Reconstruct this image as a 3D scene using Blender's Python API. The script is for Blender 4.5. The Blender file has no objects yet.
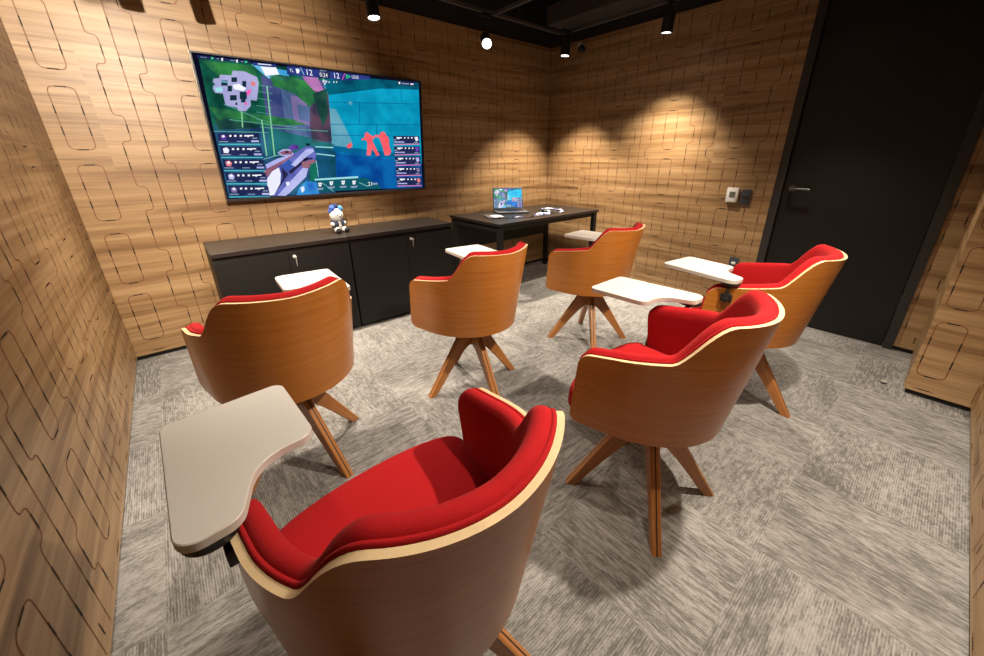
SCREEN_ART = [
('deepgreen',1,[(0.0193,0.9687),(0.532,0.992),(0.5091,0.5642),(0.0097,0.5127)]),
('deepblue',1,[(0.0124,0.5477),(0.5107,0.585),(0.4716,0.008),(0.004,0.0155)]),
('violetgrey',2,[(0.2243,0.9028),(0.5068,0.9201),(0.4846,0.416),(0.2154,0.5442)]),
('steel',2,[(0.2972,0.8286),(0.4059,0.8278),(0.3937,0.4347),(0.2825,0.4711)]),
('slate',3,[(0.3962,0.8448),(0.4989,0.8232),(0.4872,0.4479),(0.3937,0.4347)]),
('mauve',3,[(0.3304,0.7885),(0.423,0.7643),(0.4055,0.5671),(0.3275,0.5907)]),
('steel',4,[(0.3517,0.7265),(0.407,0.7143),(0.3964,0.5963),(0.352,0.6121)]),
('pink',3,[(0.3935,0.9357),(0.461,0.934),(0.4912,0.8027),(0.4273,0.8123)]),
('foliage',4,[(0.2564,0.9262),(0.3278,0.9229),(0.4014,0.9009),(0.4602,0.7886),(0.407,0.7143),(0.3478,0.8003),(0.2676,0.8414)]),
('foliagedark',4,[(0.4273,0.8123),(0.496,0.8612),(0.4859,0.6641),(0.4529,0.5604),(0.4407,0.6989)]),
('foliage',3,[(0.0244,0.9576),(0.2024,0.9655),(0.2185,0.8504),(0.1551,0.7191),(0.0931,0.8936)]),
('foliage',3,[(0.0119,0.6669),(0.1946,0.6347),(0.3294,0.6101),(0.3829,0.5754),(0.2164,0.5536),(0.0367,0.5844)]),
('foliagedark',3,[(0.0208,0.6001),(0.1406,0.5935),(0.1844,0.5421),(0.0278,0.5138)]),
('skyblue',4,[(0.1985,0.9729),(0.3313,0.9588),(0.3458,0.8907),(0.2527,0.8911),(0.2362,0.9222)]),
('white',5,[(0.231,0.9633),(0.2914,0.9712),(0.2989,0.926),(0.2444,0.9067)]),
('lime',5,[(0.1402,0.853),(0.1142,0.537),(0.1191,0.5379),(0.1449,0.8544)]),
('lime',5,[(0.2392,0.8361),(0.2165,0.3311),(0.2219,0.3322),(0.2444,0.838)]),
('lime',5,[(0.4815,0.9321),(0.4859,0.9142),(0.4916,0.9194),(0.4872,0.9373)]),
('lime',5,[(0.1931,0.5975),(0.1846,0.3312),(0.1899,0.3325),(0.1983,0.5992)]),
('limedim',5,[(0.2022,0.8372),(0.2611,0.8298),(0.2618,0.8334),(0.2029,0.8407)]),
('limedim',5,[(0.1973,0.7932),(0.2563,0.7847),(0.257,0.7883),(0.198,0.7967)]),
('limedim',5,[(0.1919,0.7452),(0.2511,0.7355),(0.2518,0.7392),(0.1926,0.7488)]),
('limedim',5,[(0.1862,0.6949),(0.2456,0.684),(0.2464,0.6877),(0.187,0.6985)]),
('limedim',5,[(0.1812,0.6496),(0.2407,0.6376),(0.2414,0.6413),(0.1819,0.6533)]),
('limedim',5,[(0.175,0.5947),(0.2347,0.5813),(0.2355,0.585),(0.1757,0.5984)]),
('limedim',5,[(0.0671,0.6882),(0.1897,0.5953),(0.1914,0.6005),(0.0688,0.6931)]),
('limedim',5,[(0.0731,0.5849),(0.3345,0.5494),(0.3355,0.5553),(0.074,0.5903)]),
('limedim',5,[(0.0082,0.5012),(0.2109,0.5034),(0.2116,0.5091),(0.0089,0.5065)]),
('limedim',5,[(0.184,0.5393),(0.4747,0.5279),(0.4754,0.5341),(0.1848,0.5449)]),
('teal',3,[(0.2154,0.5442),(0.4983,0.427),(0.4906,0.3298),(0.1925,0.3318)]),
('deepblue2',4,[(0.3681,0.4136),(0.5005,0.3733),(0.4761,0.0607),(0.3605,0.0604)]),
('palecyan',6,[(0.4026,0.3997),(0.4892,0.3947),(0.4901,0.4033),(0.4035,0.4081)]),
('palecyan',6,[(0.4035,0.3431),(0.49,0.3254),(0.4913,0.3341),(0.4048,0.3515)]),
('cyan',2,[(0.486,0.9536),(0.99,0.992),(0.9882,0.2498),(0.4859,0.3515)]),
('darkteal',3,[(0.4868,0.9631),(0.9901,0.992),(0.9875,0.9306),(0.7664,0.9055),(0.6006,0.8486),(0.4981,0.8134)]),
('blue',2,[(0.4812,0.3731),(0.649,0.3629),(0.9841,0.2883),(0.9874,0.008),(0.3833,0.0355)]),
('cyanpale',3,[(0.4962,0.7151),(0.5267,0.7086),(0.5863,0.4619),(0.5878,0.385),(0.4812,0.3731)]),
('cyandeep',4,[(0.4846,0.416),(0.9853,0.3264),(0.9825,0.2371),(0.649,0.3629),(0.4842,0.3624)]),
('cyandeep',5,[(0.4935,0.7577),(0.7814,0.7846),(0.7818,0.79),(0.494,0.7627)]),
('cyandeep',5,[(0.7814,0.7846),(0.9833,0.8035),(0.9836,0.8092),(0.7818,0.79)]),
('cyandeep',5,[(0.4856,0.5846),(0.9857,0.6175),(0.986,0.6235),(0.4861,0.5898)]),
('cyandeep',5,[(0.4912,0.4981),(0.9738,0.5088),(0.9741,0.5149),(0.4916,0.5033)]),
('cyandeep',5,[(0.646,0.7699),(0.6347,0.5985),(0.6381,0.5988),(0.6494,0.7703)]),
('cyandeep',5,[(0.8829,0.9885),(0.878,0.804),(0.8819,0.8046),(0.8867,0.9893)]),
('cyandeep',5,[(0.7261,0.6011),(0.7203,0.5005),(0.724,0.5006),(0.7297,0.6014)]),
('cyandeep',5,[(0.5696,0.7535),(0.5737,0.7742),(0.5706,0.7748),(0.5665,0.7541)]),
('cyanpale',6,[(0.59,0.7728),(0.6023,0.7826),(0.6132,0.7698),(0.601,0.7458)]),
('red',6,[(0.6612,0.5261),(0.6706,0.5358),(0.679,0.5294),(0.6826,0.5158),(0.6939,0.5071),(0.7115,0.5009),(0.7137,0.487),(0.6996,0.4771),(0.6967,0.4536),(0.6692,0.4434),(0.6658,0.4596),(0.6532,0.4684),(0.6398,0.4633),(0.6391,0.4759),(0.6542,0.4846),(0.665,0.4942)]),
('red',6,[(0.6694,0.4457),(0.6983,0.456),(0.7082,0.4184),(0.7194,0.3732),(0.7299,0.3393),(0.7262,0.3296),(0.7092,0.3297),(0.7059,0.3514),(0.6928,0.3873),(0.6866,0.4109),(0.6789,0.3824),(0.6785,0.3514),(0.6804,0.3323),(0.6579,0.3324),(0.6641,0.3609),(0.6689,0.3894)]),
('red',6,[(0.7452,0.5329),(0.7582,0.5454),(0.7718,0.5391),(0.7768,0.5157),(0.7884,0.4972),(0.7933,0.4686),(0.79,0.4347),(0.7474,0.4312),(0.7428,0.4621),(0.738,0.4856),(0.7218,0.4967),(0.7107,0.5009),(0.7137,0.5127),(0.7273,0.5133),(0.7428,0.5164)]),
('red',6,[(0.749,0.4337),(0.7901,0.4371),(0.7946,0.3982),(0.7998,0.3737),(0.7934,0.3415),(0.7816,0.3317),(0.7609,0.3318),(0.7585,0.3465),(0.7735,0.3613),(0.7716,0.3857),(0.7601,0.4074)]),
('red',6,[(0.5572,0.4154),(0.5765,0.443),(0.5889,0.4297),(0.5767,0.3952),(0.5612,0.395)]),
('lavender',6,[(0.1259,0.9163),(0.1683,0.9199),(0.1672,0.8817),(0.2102,0.8899),(0.2126,0.8566),(0.2065,0.8108),(0.1951,0.7999),(0.1914,0.7304),(0.1681,0.7309),(0.1657,0.6922),(0.1474,0.69),(0.142,0.6518),(0.1158,0.6517),(0.1132,0.6714),(0.0741,0.6845),(0.0727,0.7108),(0.073,0.7589),(0.0467,0.7609),(0.0415,0.7839),(0.0456,0.8057),(0.0542,0.8131),(0.0475,0.8313),(0.0528,0.8515),(0.0726,0.8586),(0.0778,0.8814),(0.1173,0.8841)]),
('navy',7,[(0.0778,0.8452),(0.1,0.8493),(0.0957,0.8143),(0.0735,0.8105)]),
('navy',7,[(0.1158,0.8719),(0.1362,0.8758),(0.1324,0.844),(0.112,0.8404)]),
('navy',7,[(0.0957,0.8143),(0.1115,0.817),(0.1069,0.7789),(0.0911,0.7764)]),
('navy',7,[(0.1519,0.8545),(0.1668,0.8572),(0.1621,0.8168),(0.1472,0.8143)]),
('navy',7,[(0.0968,0.7537),(0.1211,0.7573),(0.1168,0.7212),(0.0924,0.7179)]),
('navy',7,[(0.1346,0.7815),(0.161,0.7856),(0.1552,0.7354),(0.1287,0.7317)]),
('navy',7,[(0.1342,0.737),(0.1507,0.7393),(0.1475,0.7118),(0.131,0.7096)]),
('navy',7,[(0.1102,0.7069),(0.1176,0.7079),(0.1154,0.6897),(0.108,0.6887)]),
('white',8,[(0.1145,0.8218),(0.1375,0.8345),(0.1611,0.8078),(0.149,0.7881),(0.1161,0.7961)]),
('pinkhot',8,[(0.1585,0.7852),(0.1732,0.8053),(0.1792,0.7929),(0.1608,0.7542)]),
('pinkhot',8,[(0.1425,0.7111),(0.1505,0.7167),(0.1535,0.6989),(0.1436,0.6913)]),
('palecyan',8,[(0.0485,0.7936),(0.0724,0.8018),(0.0762,0.7766),(0.0516,0.7642)]),
('redsoft',8,[(0.1819,0.8599),(0.2013,0.8546),(0.1956,0.8269),(0.1834,0.8293)]),
('cyanpale',8,[(0.0755,0.8448),(0.1007,0.8435),(0.0979,0.8318),(0.0762,0.8322)]),
('navydark',6,[(0.0148,0.9869),(0.1971,0.992),(0.1961,0.9755),(0.0149,0.9687)]),
('greyblue',7,[(0.0265,0.9791),(0.0353,0.9812),(0.0348,0.9771),(0.0259,0.975)]),
('greyblue',7,[(0.0372,0.9794),(0.0461,0.9815),(0.0456,0.9774),(0.0367,0.9753)]),
('greyblue',7,[(0.079,0.9807),(0.0882,0.9829),(0.0877,0.9787),(0.0785,0.9765)]),
('greyblue',7,[(0.1246,0.9821),(0.1341,0.9843),(0.1336,0.98),(0.1241,0.9778)]),
('greyblue',7,[(0.1339,0.9824),(0.1435,0.9846),(0.143,0.9803),(0.1334,0.9781)]),
('greyblue',7,[(0.1622,0.9832),(0.1721,0.9855),(0.1715,0.9811),(0.1617,0.9789)]),
('greenbright',7,[(0.0621,0.9868),(0.071,0.9808),(0.06,0.9702)]),
('greenbright',7,[(0.1775,0.9906),(0.1874,0.9844),(0.1754,0.9732)]),
('white',7,[(0.0956,0.9879),(0.1012,0.9892),(0.0989,0.9707),(0.0933,0.9694)]),
('white',7,[(0.1464,0.9896),(0.1522,0.9909),(0.15,0.972),(0.1442,0.9707)]),
('bluebar',6,[(0.2037,0.9858),(0.2931,0.99),(0.2923,0.972),(0.204,0.967)]),
('white',7,[(0.2232,0.9833),(0.2744,0.9859),(0.2738,0.9804),(0.223,0.9772)]),
('bluebar',6,[(0.3366,0.992),(0.5742,0.992),(0.7165,0.992),(0.7145,0.9688),(0.5828,0.9388),(0.4052,0.9324),(0.3305,0.9333)]),
('navydark',7,[(0.47,0.992),(0.5208,0.992),(0.5174,0.9355),(0.4672,0.9304)]),
('palecyan',8,[(0.3897,0.992),(0.4017,0.9413),(0.4042,0.9436),(0.3921,0.992)]),
('pinkhot',8,[(0.5897,0.992),(0.5728,0.9399),(0.5755,0.939),(0.5924,0.992)]),
('greenbright',8,[(0.5949,0.9855),(0.6173,0.9721),(0.5954,0.9523)]),
('navydark',9,[(0.5988,0.9785),(0.6099,0.9707),(0.5989,0.9608)]),
('white',8,[(0.3706,0.9802),(0.3844,0.981),(0.3862,0.967),(0.38,0.9483),(0.3714,0.9496)]),
('greyblue',8,[(0.4745,0.9915),(0.506,0.992),(0.5053,0.9893),(0.4737,0.9829)]),
('white',8,[(0.4796,0.9177),(0.5036,0.9188),(0.4886,0.8867)]),
('bluebar',9,[(0.4853,0.9122),(0.4976,0.9123),(0.4894,0.8966)]),
('white',8,[(0.5089,0.9165),(0.5131,0.9173),(0.5122,0.9061),(0.508,0.9054)]),
('white',8,[(0.5315,0.9206),(0.5358,0.9213),(0.5349,0.9102),(0.5306,0.9094)]),
('white',8,[(0.5444,0.9229),(0.5487,0.9237),(0.5478,0.9124),(0.5435,0.9117)]),
('navydark',7,[(0.8661,0.9847),(0.964,0.99),(0.9629,0.9584),(0.8672,0.952)]),
('white',8,[(0.8718,0.9772),(0.8805,0.9788),(0.8798,0.9615),(0.871,0.96)]),
('greyblue',8,[(0.889,0.973),(0.9318,0.9756),(0.9314,0.9655),(0.8886,0.963)]),
('white',8,[(0.9408,0.9772),(0.959,0.9778),(0.9587,0.9677),(0.9405,0.9671)]),
('gunblue',5,[(0.1721,0.2437),(0.2779,0.3357),(0.3158,0.3621),(0.362,0.4051),(0.3924,0.4003),(0.4034,0.346),(0.3954,0.291),(0.3425,0.2592),(0.2945,0.1399),(0.1988,0.0153),(0.1591,0.02)]),
('gunwhite',6,[(0.1674,0.1492),(0.1964,0.2112),(0.228,0.2416),(0.2311,0.1879),(0.2205,0.1126),(0.1851,0.0224),(0.1619,0.0196)]),
('gunrust',6,[(0.1633,0.2128),(0.2277,0.2943),(0.2784,0.341),(0.3012,0.3335),(0.2228,0.2471),(0.183,0.1907),(0.1631,0.1601)]),
('gunlight',7,[(0.1744,0.2644),(0.2294,0.31),(0.2716,0.3305),(0.2763,0.3199),(0.2132,0.2632),(0.1765,0.2331)]),
('gundark',6,[(0.2652,0.2077),(0.3608,0.3244),(0.3655,0.308),(0.2748,0.1854)]),
('gunlight',6,[(0.1988,0.0153),(0.3272,0.2268),(0.3692,0.2805),(0.3395,0.1593),(0.2537,0.0314),(0.2335,0.0089)]),
('gunlight',7,[(0.2823,0.2611),(0.3601,0.3838),(0.3915,0.3895),(0.3958,0.3679),(0.3404,0.303),(0.2985,0.2443)]),
('gunblue2',7,[(0.2371,0.2466),(0.2747,0.304),(0.3001,0.2605),(0.2652,0.2077)]),
('gundark',8,[(0.2394,0.2411),(0.263,0.1861),(0.2033,0.0592),(0.1925,0.0382),(0.2364,0.1551)]),
('gunrust',8,[(0.2398,0.3567),(0.2703,0.3755),(0.2986,0.3673),(0.293,0.3409),(0.255,0.3379)]),
('gunlight',7,[(0.2342,0.3567),(0.2595,0.3827),(0.2884,0.383),(0.3024,0.3462),(0.2827,0.3251),(0.2485,0.3307)]),
('gundark',9,[(0.2646,0.3651),(0.2812,0.3693),(0.2809,0.3547),(0.2668,0.3525)]),
('violet',8,[(0.2841,0.3985),(0.3037,0.4197),(0.3298,0.4151),(0.3268,0.3834),(0.2932,0.3725)]),
('black',8,[(0.3635,0.4211),(0.368,0.4372),(0.371,0.4234),(0.3772,0.4236),(0.3851,0.443),(0.3827,0.4162),(0.3639,0.4126)]),
('black',9,[(0.3409,0.3084),(0.3816,0.3133),(0.3825,0.3023),(0.3429,0.2975)]),
('gunrust',7,[(0.3323,0.2814),(0.39,0.3021),(0.4008,0.2797),(0.3518,0.2257),(0.3282,0.2377)]),
('greendk',8,[(0.3673,0.2584),(0.3944,0.2799),(0.3991,0.2237),(0.389,0.1446),(0.3542,0.1128)]),
('palecyan',8,[(0.3973,0.2906),(0.3964,0.1552),(0.399,0.1557),(0.3998,0.2912)]),
('bluehand',8,[(0.3003,0.0719),(0.3364,0.1256),(0.386,0.1102),(0.389,0.008),(0.2814,0.008)]),
('gunwhite',9,[(0.3064,0.0713),(0.3229,0.0812),(0.3229,0.0468),(0.3083,0.0253)]),
('gunwhite',9,[(0.2448,0.1216),(0.26,0.1259),(0.2603,0.0981),(0.2474,0.0881)]),
('palecyan',6,[(0.1708,0.3042),(0.2559,0.3448),(0.2558,0.3478),(0.1706,0.3072)]),
('navydark',7,[(0.0209,0.492),(0.173,0.4963),(0.1719,0.4295),(0.0184,0.4271)]),
('palecyan2',7,[(0.0153,0.4176),(0.1721,0.4216),(0.1718,0.4136),(0.0153,0.4101)]),
('violet',8,[(0.0283,0.4758),(0.0414,0.4857),(0.0506,0.4703),(0.0445,0.4448),(0.0284,0.4461)]),
('white',9,[(0.0329,0.4742),(0.0431,0.4802),(0.0437,0.4654),(0.0351,0.4613)]),
('white',8,[(0.0616,0.4811),(0.0694,0.4815),(0.0678,0.4683),(0.06,0.4679)]),
('white',8,[(0.0793,0.482),(0.0872,0.4824),(0.0856,0.4691),(0.0777,0.4687)]),
('white',8,[(0.0997,0.483),(0.1078,0.4834),(0.1062,0.47),(0.0981,0.4696)]),
('white',8,[(0.1162,0.4819),(0.1509,0.4855),(0.1516,0.4778),(0.1342,0.475),(0.1295,0.4652),(0.1264,0.4737),(0.1161,0.4723)]),
('greyblue',8,[(0.145,0.4658),(0.1644,0.4666),(0.1636,0.4588),(0.1442,0.458)]),
('greyblue',8,[(0.0196,0.4365),(0.0524,0.4375),(0.0516,0.4309),(0.0188,0.4299)]),
('greyblue',8,[(0.0845,0.4386),(0.1122,0.4395),(0.1116,0.4336),(0.0838,0.4328)]),
('gunlight',8,[(0.1387,0.4462),(0.1675,0.4471),(0.1677,0.4343),(0.1382,0.4335)]),
('navydark',7,[(0.0189,0.4008),(0.1719,0.3997),(0.1708,0.3312),(0.0164,0.3342)]),
('palecyan2',7,[(0.0132,0.3247),(0.171,0.3231),(0.1706,0.3149),(0.0132,0.317)]),
('gunwhite',8,[(0.0264,0.3839),(0.0397,0.3936),(0.0489,0.3775),(0.0428,0.3515),(0.0265,0.3534)]),
('white',9,[(0.031,0.3821),(0.0414,0.3879),(0.042,0.3726),(0.0332,0.3687)]),
('white',8,[(0.0601,0.3882),(0.068,0.3883),(0.0664,0.3747),(0.0584,0.3747)]),
('white',8,[(0.078,0.3884),(0.086,0.3885),(0.0844,0.3749),(0.0764,0.3748)]),
('white',8,[(0.0987,0.3887),(0.1069,0.3888),(0.1053,0.3751),(0.0971,0.375)]),
('white',8,[(0.1154,0.387),(0.1505,0.3894),(0.1512,0.3815),(0.1336,0.3793),(0.1289,0.3694),(0.1257,0.3782),(0.1152,0.3771)]),
('greyblue',8,[(0.1446,0.3695),(0.1643,0.3696),(0.1634,0.3616),(0.1437,0.3615)]),
('greyblue',8,[(0.0176,0.3438),(0.0507,0.3437),(0.0499,0.3369),(0.0167,0.3371)]),
('greyblue',8,[(0.0832,0.3436),(0.1114,0.3436),(0.1107,0.3376),(0.0825,0.3377)]),
('gunlight',8,[(0.1381,0.3495),(0.1674,0.3495),(0.1676,0.3363),(0.1377,0.3365)]),
('navydark',7,[(0.0169,0.3073),(0.1707,0.3006),(0.1696,0.2303),(0.0143,0.239)]),
('palecyan2',7,[(0.0111,0.2293),(0.1698,0.2219),(0.1694,0.2135),(0.0111,0.2214)]),
('redsoft',8,[(0.0244,0.2896),(0.0379,0.2991),(0.0473,0.2822),(0.0411,0.2557),(0.0245,0.2583)]),
('white',9,[(0.0291,0.2876),(0.0396,0.2932),(0.0402,0.2775),(0.0313,0.2738)]),
('white',8,[(0.0585,0.2928),(0.0666,0.2926),(0.0649,0.2788),(0.0569,0.279)]),
('white',8,[(0.0767,0.2924),(0.0848,0.2922),(0.0832,0.2783),(0.075,0.2785)]),
('white',8,[(0.0976,0.2919),(0.1059,0.2917),(0.1043,0.2777),(0.096,0.2779)]),
('white',8,[(0.1145,0.2895),(0.1502,0.2908),(0.1509,0.2826),(0.133,0.281),(0.1282,0.271),(0.125,0.2802),(0.1144,0.2795)]),
('greyblue',8,[(0.1441,0.2705),(0.1641,0.2699),(0.1632,0.2617),(0.1432,0.2623)]),
('greyblue',8,[(0.0155,0.2488),(0.0491,0.2475),(0.0482,0.2405),(0.0146,0.2419)]),
('greyblue',8,[(0.082,0.2462),(0.1105,0.2451),(0.1098,0.239),(0.0813,0.2402)]),
('gunlight',8,[(0.1376,0.2502),(0.1672,0.2491),(0.1674,0.2356),(0.1372,0.2368)]),
('navydark',7,[(0.0148,0.2113),(0.1695,0.1988),(0.1683,0.1266),(0.0121,0.1412)]),
('palecyan2',7,[(0.0089,0.1314),(0.1685,0.118),(0.1682,0.1094),(0.0089,0.1233)]),
('gunlight',8,[(0.0224,0.1929),(0.0361,0.2021),(0.0455,0.1844),(0.0392,0.1574),(0.0225,0.1607)]),
('white',9,[(0.0271,0.1906),(0.0378,0.196),(0.0384,0.1798),(0.0294,0.1764)]),
('white',8,[(0.0569,0.1949),(0.0651,0.1944),(0.0634,0.1802),(0.0553,0.1808)]),
('white',8,[(0.0753,0.1938),(0.0836,0.1933),(0.0819,0.1791),(0.0736,0.1796)]),
('white',8,[(0.0965,0.1925),(0.1049,0.1921),(0.1033,0.1777),(0.0949,0.1782)]),
('white',8,[(0.1136,0.1895),(0.1498,0.1894),(0.1505,0.181),(0.1324,0.18),(0.1275,0.1699),(0.1243,0.1795),(0.1135,0.1791)]),
('greyblue',8,[(0.1437,0.1688),(0.1639,0.1675),(0.1629,0.1591),(0.1427,0.1604)]),
('greyblue',8,[(0.0133,0.1513),(0.0474,0.1487),(0.0465,0.1416),(0.0125,0.1442)]),
('greyblue',8,[(0.0807,0.1461),(0.1095,0.1439),(0.1088,0.1377),(0.08,0.14)]),
('gunlight',8,[(0.137,0.1482),(0.1671,0.146),(0.1673,0.1321),(0.1366,0.1345)]),
('navydark',7,[(0.0126,0.1127),(0.1682,0.0943),(0.1671,0.0201),(0.0099,0.0409)]),
('palecyan2',7,[(0.0067,0.0309),(0.1673,0.0113),(0.1669,0.008),(0.0067,0.0225)]),
('mauve',8,[(0.0204,0.0936),(0.0342,0.1025),(0.0437,0.084),(0.0374,0.0565),(0.0204,0.0605)]),
('white',9,[(0.0251,0.091),(0.036,0.0962),(0.0365,0.0795),(0.0274,0.0763)]),
('white',8,[(0.0553,0.0943),(0.0636,0.0935),(0.0619,0.079),(0.0536,0.0799)]),
('white',8,[(0.0739,0.0925),(0.0823,0.0917),(0.0806,0.0771),(0.0722,0.078)]),
('white',8,[(0.0954,0.0905),(0.1039,0.0897),(0.1023,0.0749),(0.0938,0.0758)]),
('white',8,[(0.1128,0.0867),(0.1494,0.0853),(0.1501,0.0766),(0.1318,0.0762),(0.1268,0.066),(0.1235,0.076),(0.1126,0.076)]),
('greyblue',8,[(0.1432,0.0643),(0.1637,0.0622),(0.1627,0.0536),(0.1423,0.0557)]),
('greyblue',8,[(0.0112,0.0511),(0.0456,0.0472),(0.0447,0.0399),(0.0103,0.044)]),
('greyblue',8,[(0.0794,0.0434),(0.1086,0.04),(0.1079,0.0336),(0.0786,0.0371)]),
('gunlight',8,[(0.1365,0.0434),(0.1669,0.04),(0.1671,0.0256),(0.136,0.0293)]),
('navydark',7,[(0.8184,0.5081),(0.9782,0.5154),(0.9796,0.447),(0.8184,0.4402)]),
('pinkline',7,[(0.8189,0.4354),(0.9795,0.4444),(0.9793,0.4367),(0.8194,0.4268)]),
('gunwhite',8,[(0.9473,0.504),(0.9675,0.5099),(0.9735,0.4773),(0.9573,0.4641)]),
('white',8,[(0.8835,0.5013),(0.8919,0.5016),(0.8914,0.4893),(0.883,0.489)]),
('white',8,[(0.9054,0.5022),(0.9139,0.5026),(0.9134,0.4902),(0.9049,0.4898)]),
('white',8,[(0.9275,0.5032),(0.9361,0.5035),(0.9357,0.491),(0.9271,0.4907)]),
('white',8,[(0.8357,0.4992),(0.8685,0.5006),(0.8698,0.4909),(0.8531,0.4878),(0.8495,0.4803),(0.8384,0.4872)]),
('greyblue',8,[(0.8202,0.4792),(0.8364,0.4798),(0.836,0.4701),(0.8198,0.4695)]),
('gunlight',8,[(0.8225,0.4599),(0.8819,0.4618),(0.8815,0.4518),(0.8221,0.4501)]),
('greyblue',8,[(0.9431,0.4586),(0.9694,0.4594),(0.9692,0.4518),(0.9429,0.4511)]),
('navydark',7,[(0.8188,0.4145),(0.9787,0.4175),(0.9801,0.3475),(0.8188,0.3452)]),
('pinkline',7,[(0.8194,0.3402),(0.98,0.3449),(0.9797,0.3371),(0.8198,0.3315)]),
('violet',8,[(0.9474,0.4067),(0.9679,0.4122),(0.9739,0.3787),(0.9575,0.3657)]),
('white',8,[(0.8846,0.4057),(0.8931,0.4059),(0.8926,0.3933),(0.8841,0.3932)]),
('white',8,[(0.9068,0.4061),(0.9153,0.4062),(0.9149,0.3935),(0.9063,0.3934)]),
('white',8,[(0.9291,0.4064),(0.9378,0.4066),(0.9374,0.3938),(0.9287,0.3937)]),
('white',8,[(0.8363,0.405),(0.8695,0.4055),(0.8707,0.3955),(0.8539,0.3928),(0.8503,0.3853),(0.839,0.3926)]),
('greyblue',8,[(0.8206,0.385),(0.837,0.3851),(0.8366,0.3752),(0.8202,0.3751)]),
('gunlight',8,[(0.823,0.3651),(0.883,0.3654),(0.8826,0.3553),(0.8225,0.3552)]),
('greyblue',8,[(0.9432,0.3605),(0.9697,0.3606),(0.9695,0.3528),(0.9429,0.3527)]),
('navydark',7,[(0.8192,0.3189),(0.9791,0.3174),(0.9805,0.2459),(0.8192,0.2481)]),
('pinkline',7,[(0.8198,0.243),(0.9804,0.2433),(0.9802,0.2353),(0.8202,0.234)]),
('gunlight',8,[(0.9475,0.3073),(0.9682,0.3123),(0.9743,0.278),(0.9577,0.2651)]),
('white',8,[(0.8858,0.3081),(0.8944,0.308),(0.8938,0.2951),(0.8853,0.2952)]),
('white',8,[(0.9082,0.3078),(0.9168,0.3077),(0.9163,0.2947),(0.9077,0.2949)]),
('white',8,[(0.9308,0.3075),(0.9396,0.3074),(0.9391,0.2944),(0.9303,0.2945)]),
('white',8,[(0.8369,0.3087),(0.8705,0.3083),(0.8717,0.298),(0.8547,0.2957),(0.851,0.2881),(0.8397,0.296)]),
('greyblue',8,[(0.8211,0.2887),(0.8377,0.2884),(0.8372,0.2782),(0.8206,0.2786)]),
('gunlight',8,[(0.8235,0.2684),(0.8841,0.2669),(0.8837,0.2565),(0.823,0.2582)]),
('greyblue',8,[(0.9433,0.2602),(0.9701,0.2595),(0.9698,0.2516),(0.943,0.2523)]),
('navydark',7,[(0.8196,0.2212),(0.9796,0.2152),(0.981,0.1421),(0.8196,0.1489)]),
('pinkline',7,[(0.8202,0.1436),(0.9809,0.1394),(0.9807,0.1312),(0.8206,0.1345)]),
('mauve',8,[(0.9476,0.2058),(0.9685,0.2103),(0.9747,0.175),(0.9579,0.1624)]),
('white',8,[(0.887,0.2082),(0.8956,0.2079),(0.8951,0.1947),(0.8864,0.1951)]),
('white',8,[(0.9096,0.2073),(0.9184,0.2069),(0.9179,0.1937),(0.9091,0.1941)]),
('white',8,[(0.9325,0.2064),(0.9414,0.206),(0.9409,0.1927),(0.932,0.1931)]),
('white',8,[(0.8375,0.2102),(0.8715,0.2089),(0.8728,0.1984),(0.8556,0.1965),(0.8518,0.1889),(0.8403,0.1972)]),
('greyblue',8,[(0.8215,0.1903),(0.8383,0.1895),(0.8378,0.1791),(0.8211,0.18)]),
('gunlight',8,[(0.8239,0.1694),(0.8853,0.1662),(0.8849,0.1556),(0.8235,0.1591)]),
('greyblue',8,[(0.9433,0.1578),(0.9704,0.1563),(0.9702,0.1482),(0.943,0.1497)]),
('navydark',7,[(0.8201,0.1214),(0.98,0.1107),(0.9815,0.0359),(0.8201,0.0474)]),
('pinkline',7,[(0.8207,0.042),(0.9814,0.0332),(0.9811,0.0248),(0.8211,0.0327)]),
('redsoft',8,[(0.9478,0.102),(0.9689,0.106),(0.9751,0.0698),(0.9581,0.0573)]),
('white',8,[(0.8882,0.1061),(0.8969,0.1055),(0.8964,0.0921),(0.8876,0.0928)]),
('white',8,[(0.9111,0.1045),(0.9199,0.1039),(0.9194,0.0904),(0.9106,0.0911)]),
('white',8,[(0.9342,0.1029),(0.9432,0.1023),(0.9428,0.0887),(0.9338,0.0894)]),
('white',8,[(0.8382,0.1096),(0.8725,0.1072),(0.8738,0.0965),(0.8564,0.0951),(0.8526,0.0874),(0.841,0.0962)]),
('greyblue',8,[(0.822,0.0897),(0.8389,0.0884),(0.8385,0.0778),(0.8215,0.0792)]),
('gunlight',8,[(0.8244,0.0683),(0.8865,0.0632),(0.8861,0.0524),(0.8239,0.0577)]),
('greyblue',8,[(0.9434,0.0531),(0.9708,0.0508),(0.9705,0.0425),(0.9431,0.0448)]),
('tealbar',7,[(0.3612,0.127),(0.6393,0.131),(0.7275,0.0348),(0.7187,0.0226),(0.3393,0.0252)]),
('palecyan',8,[(0.3783,0.1395),(0.5993,0.1484),(0.5981,0.1313),(0.377,0.1247)]),
('white',8,[(0.392,0.1039),(0.4104,0.1047),(0.4037,0.0725),(0.3932,0.0723)]),
('tealbar',9,[(0.397,0.0941),(0.4036,0.0947),(0.3993,0.0823)]),
('greyblue',8,[(0.3789,0.0584),(0.4159,0.0596),(0.4092,0.0437),(0.384,0.0415)]),
('white',8,[(0.4476,0.1111),(0.4667,0.112),(0.46,0.0792),(0.4491,0.079)]),
('tealbar',9,[(0.4529,0.1012),(0.4598,0.1018),(0.4554,0.0892)]),
('greyblue',8,[(0.4344,0.0649),(0.4727,0.0661),(0.4659,0.0499),(0.4398,0.0477)]),
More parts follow.
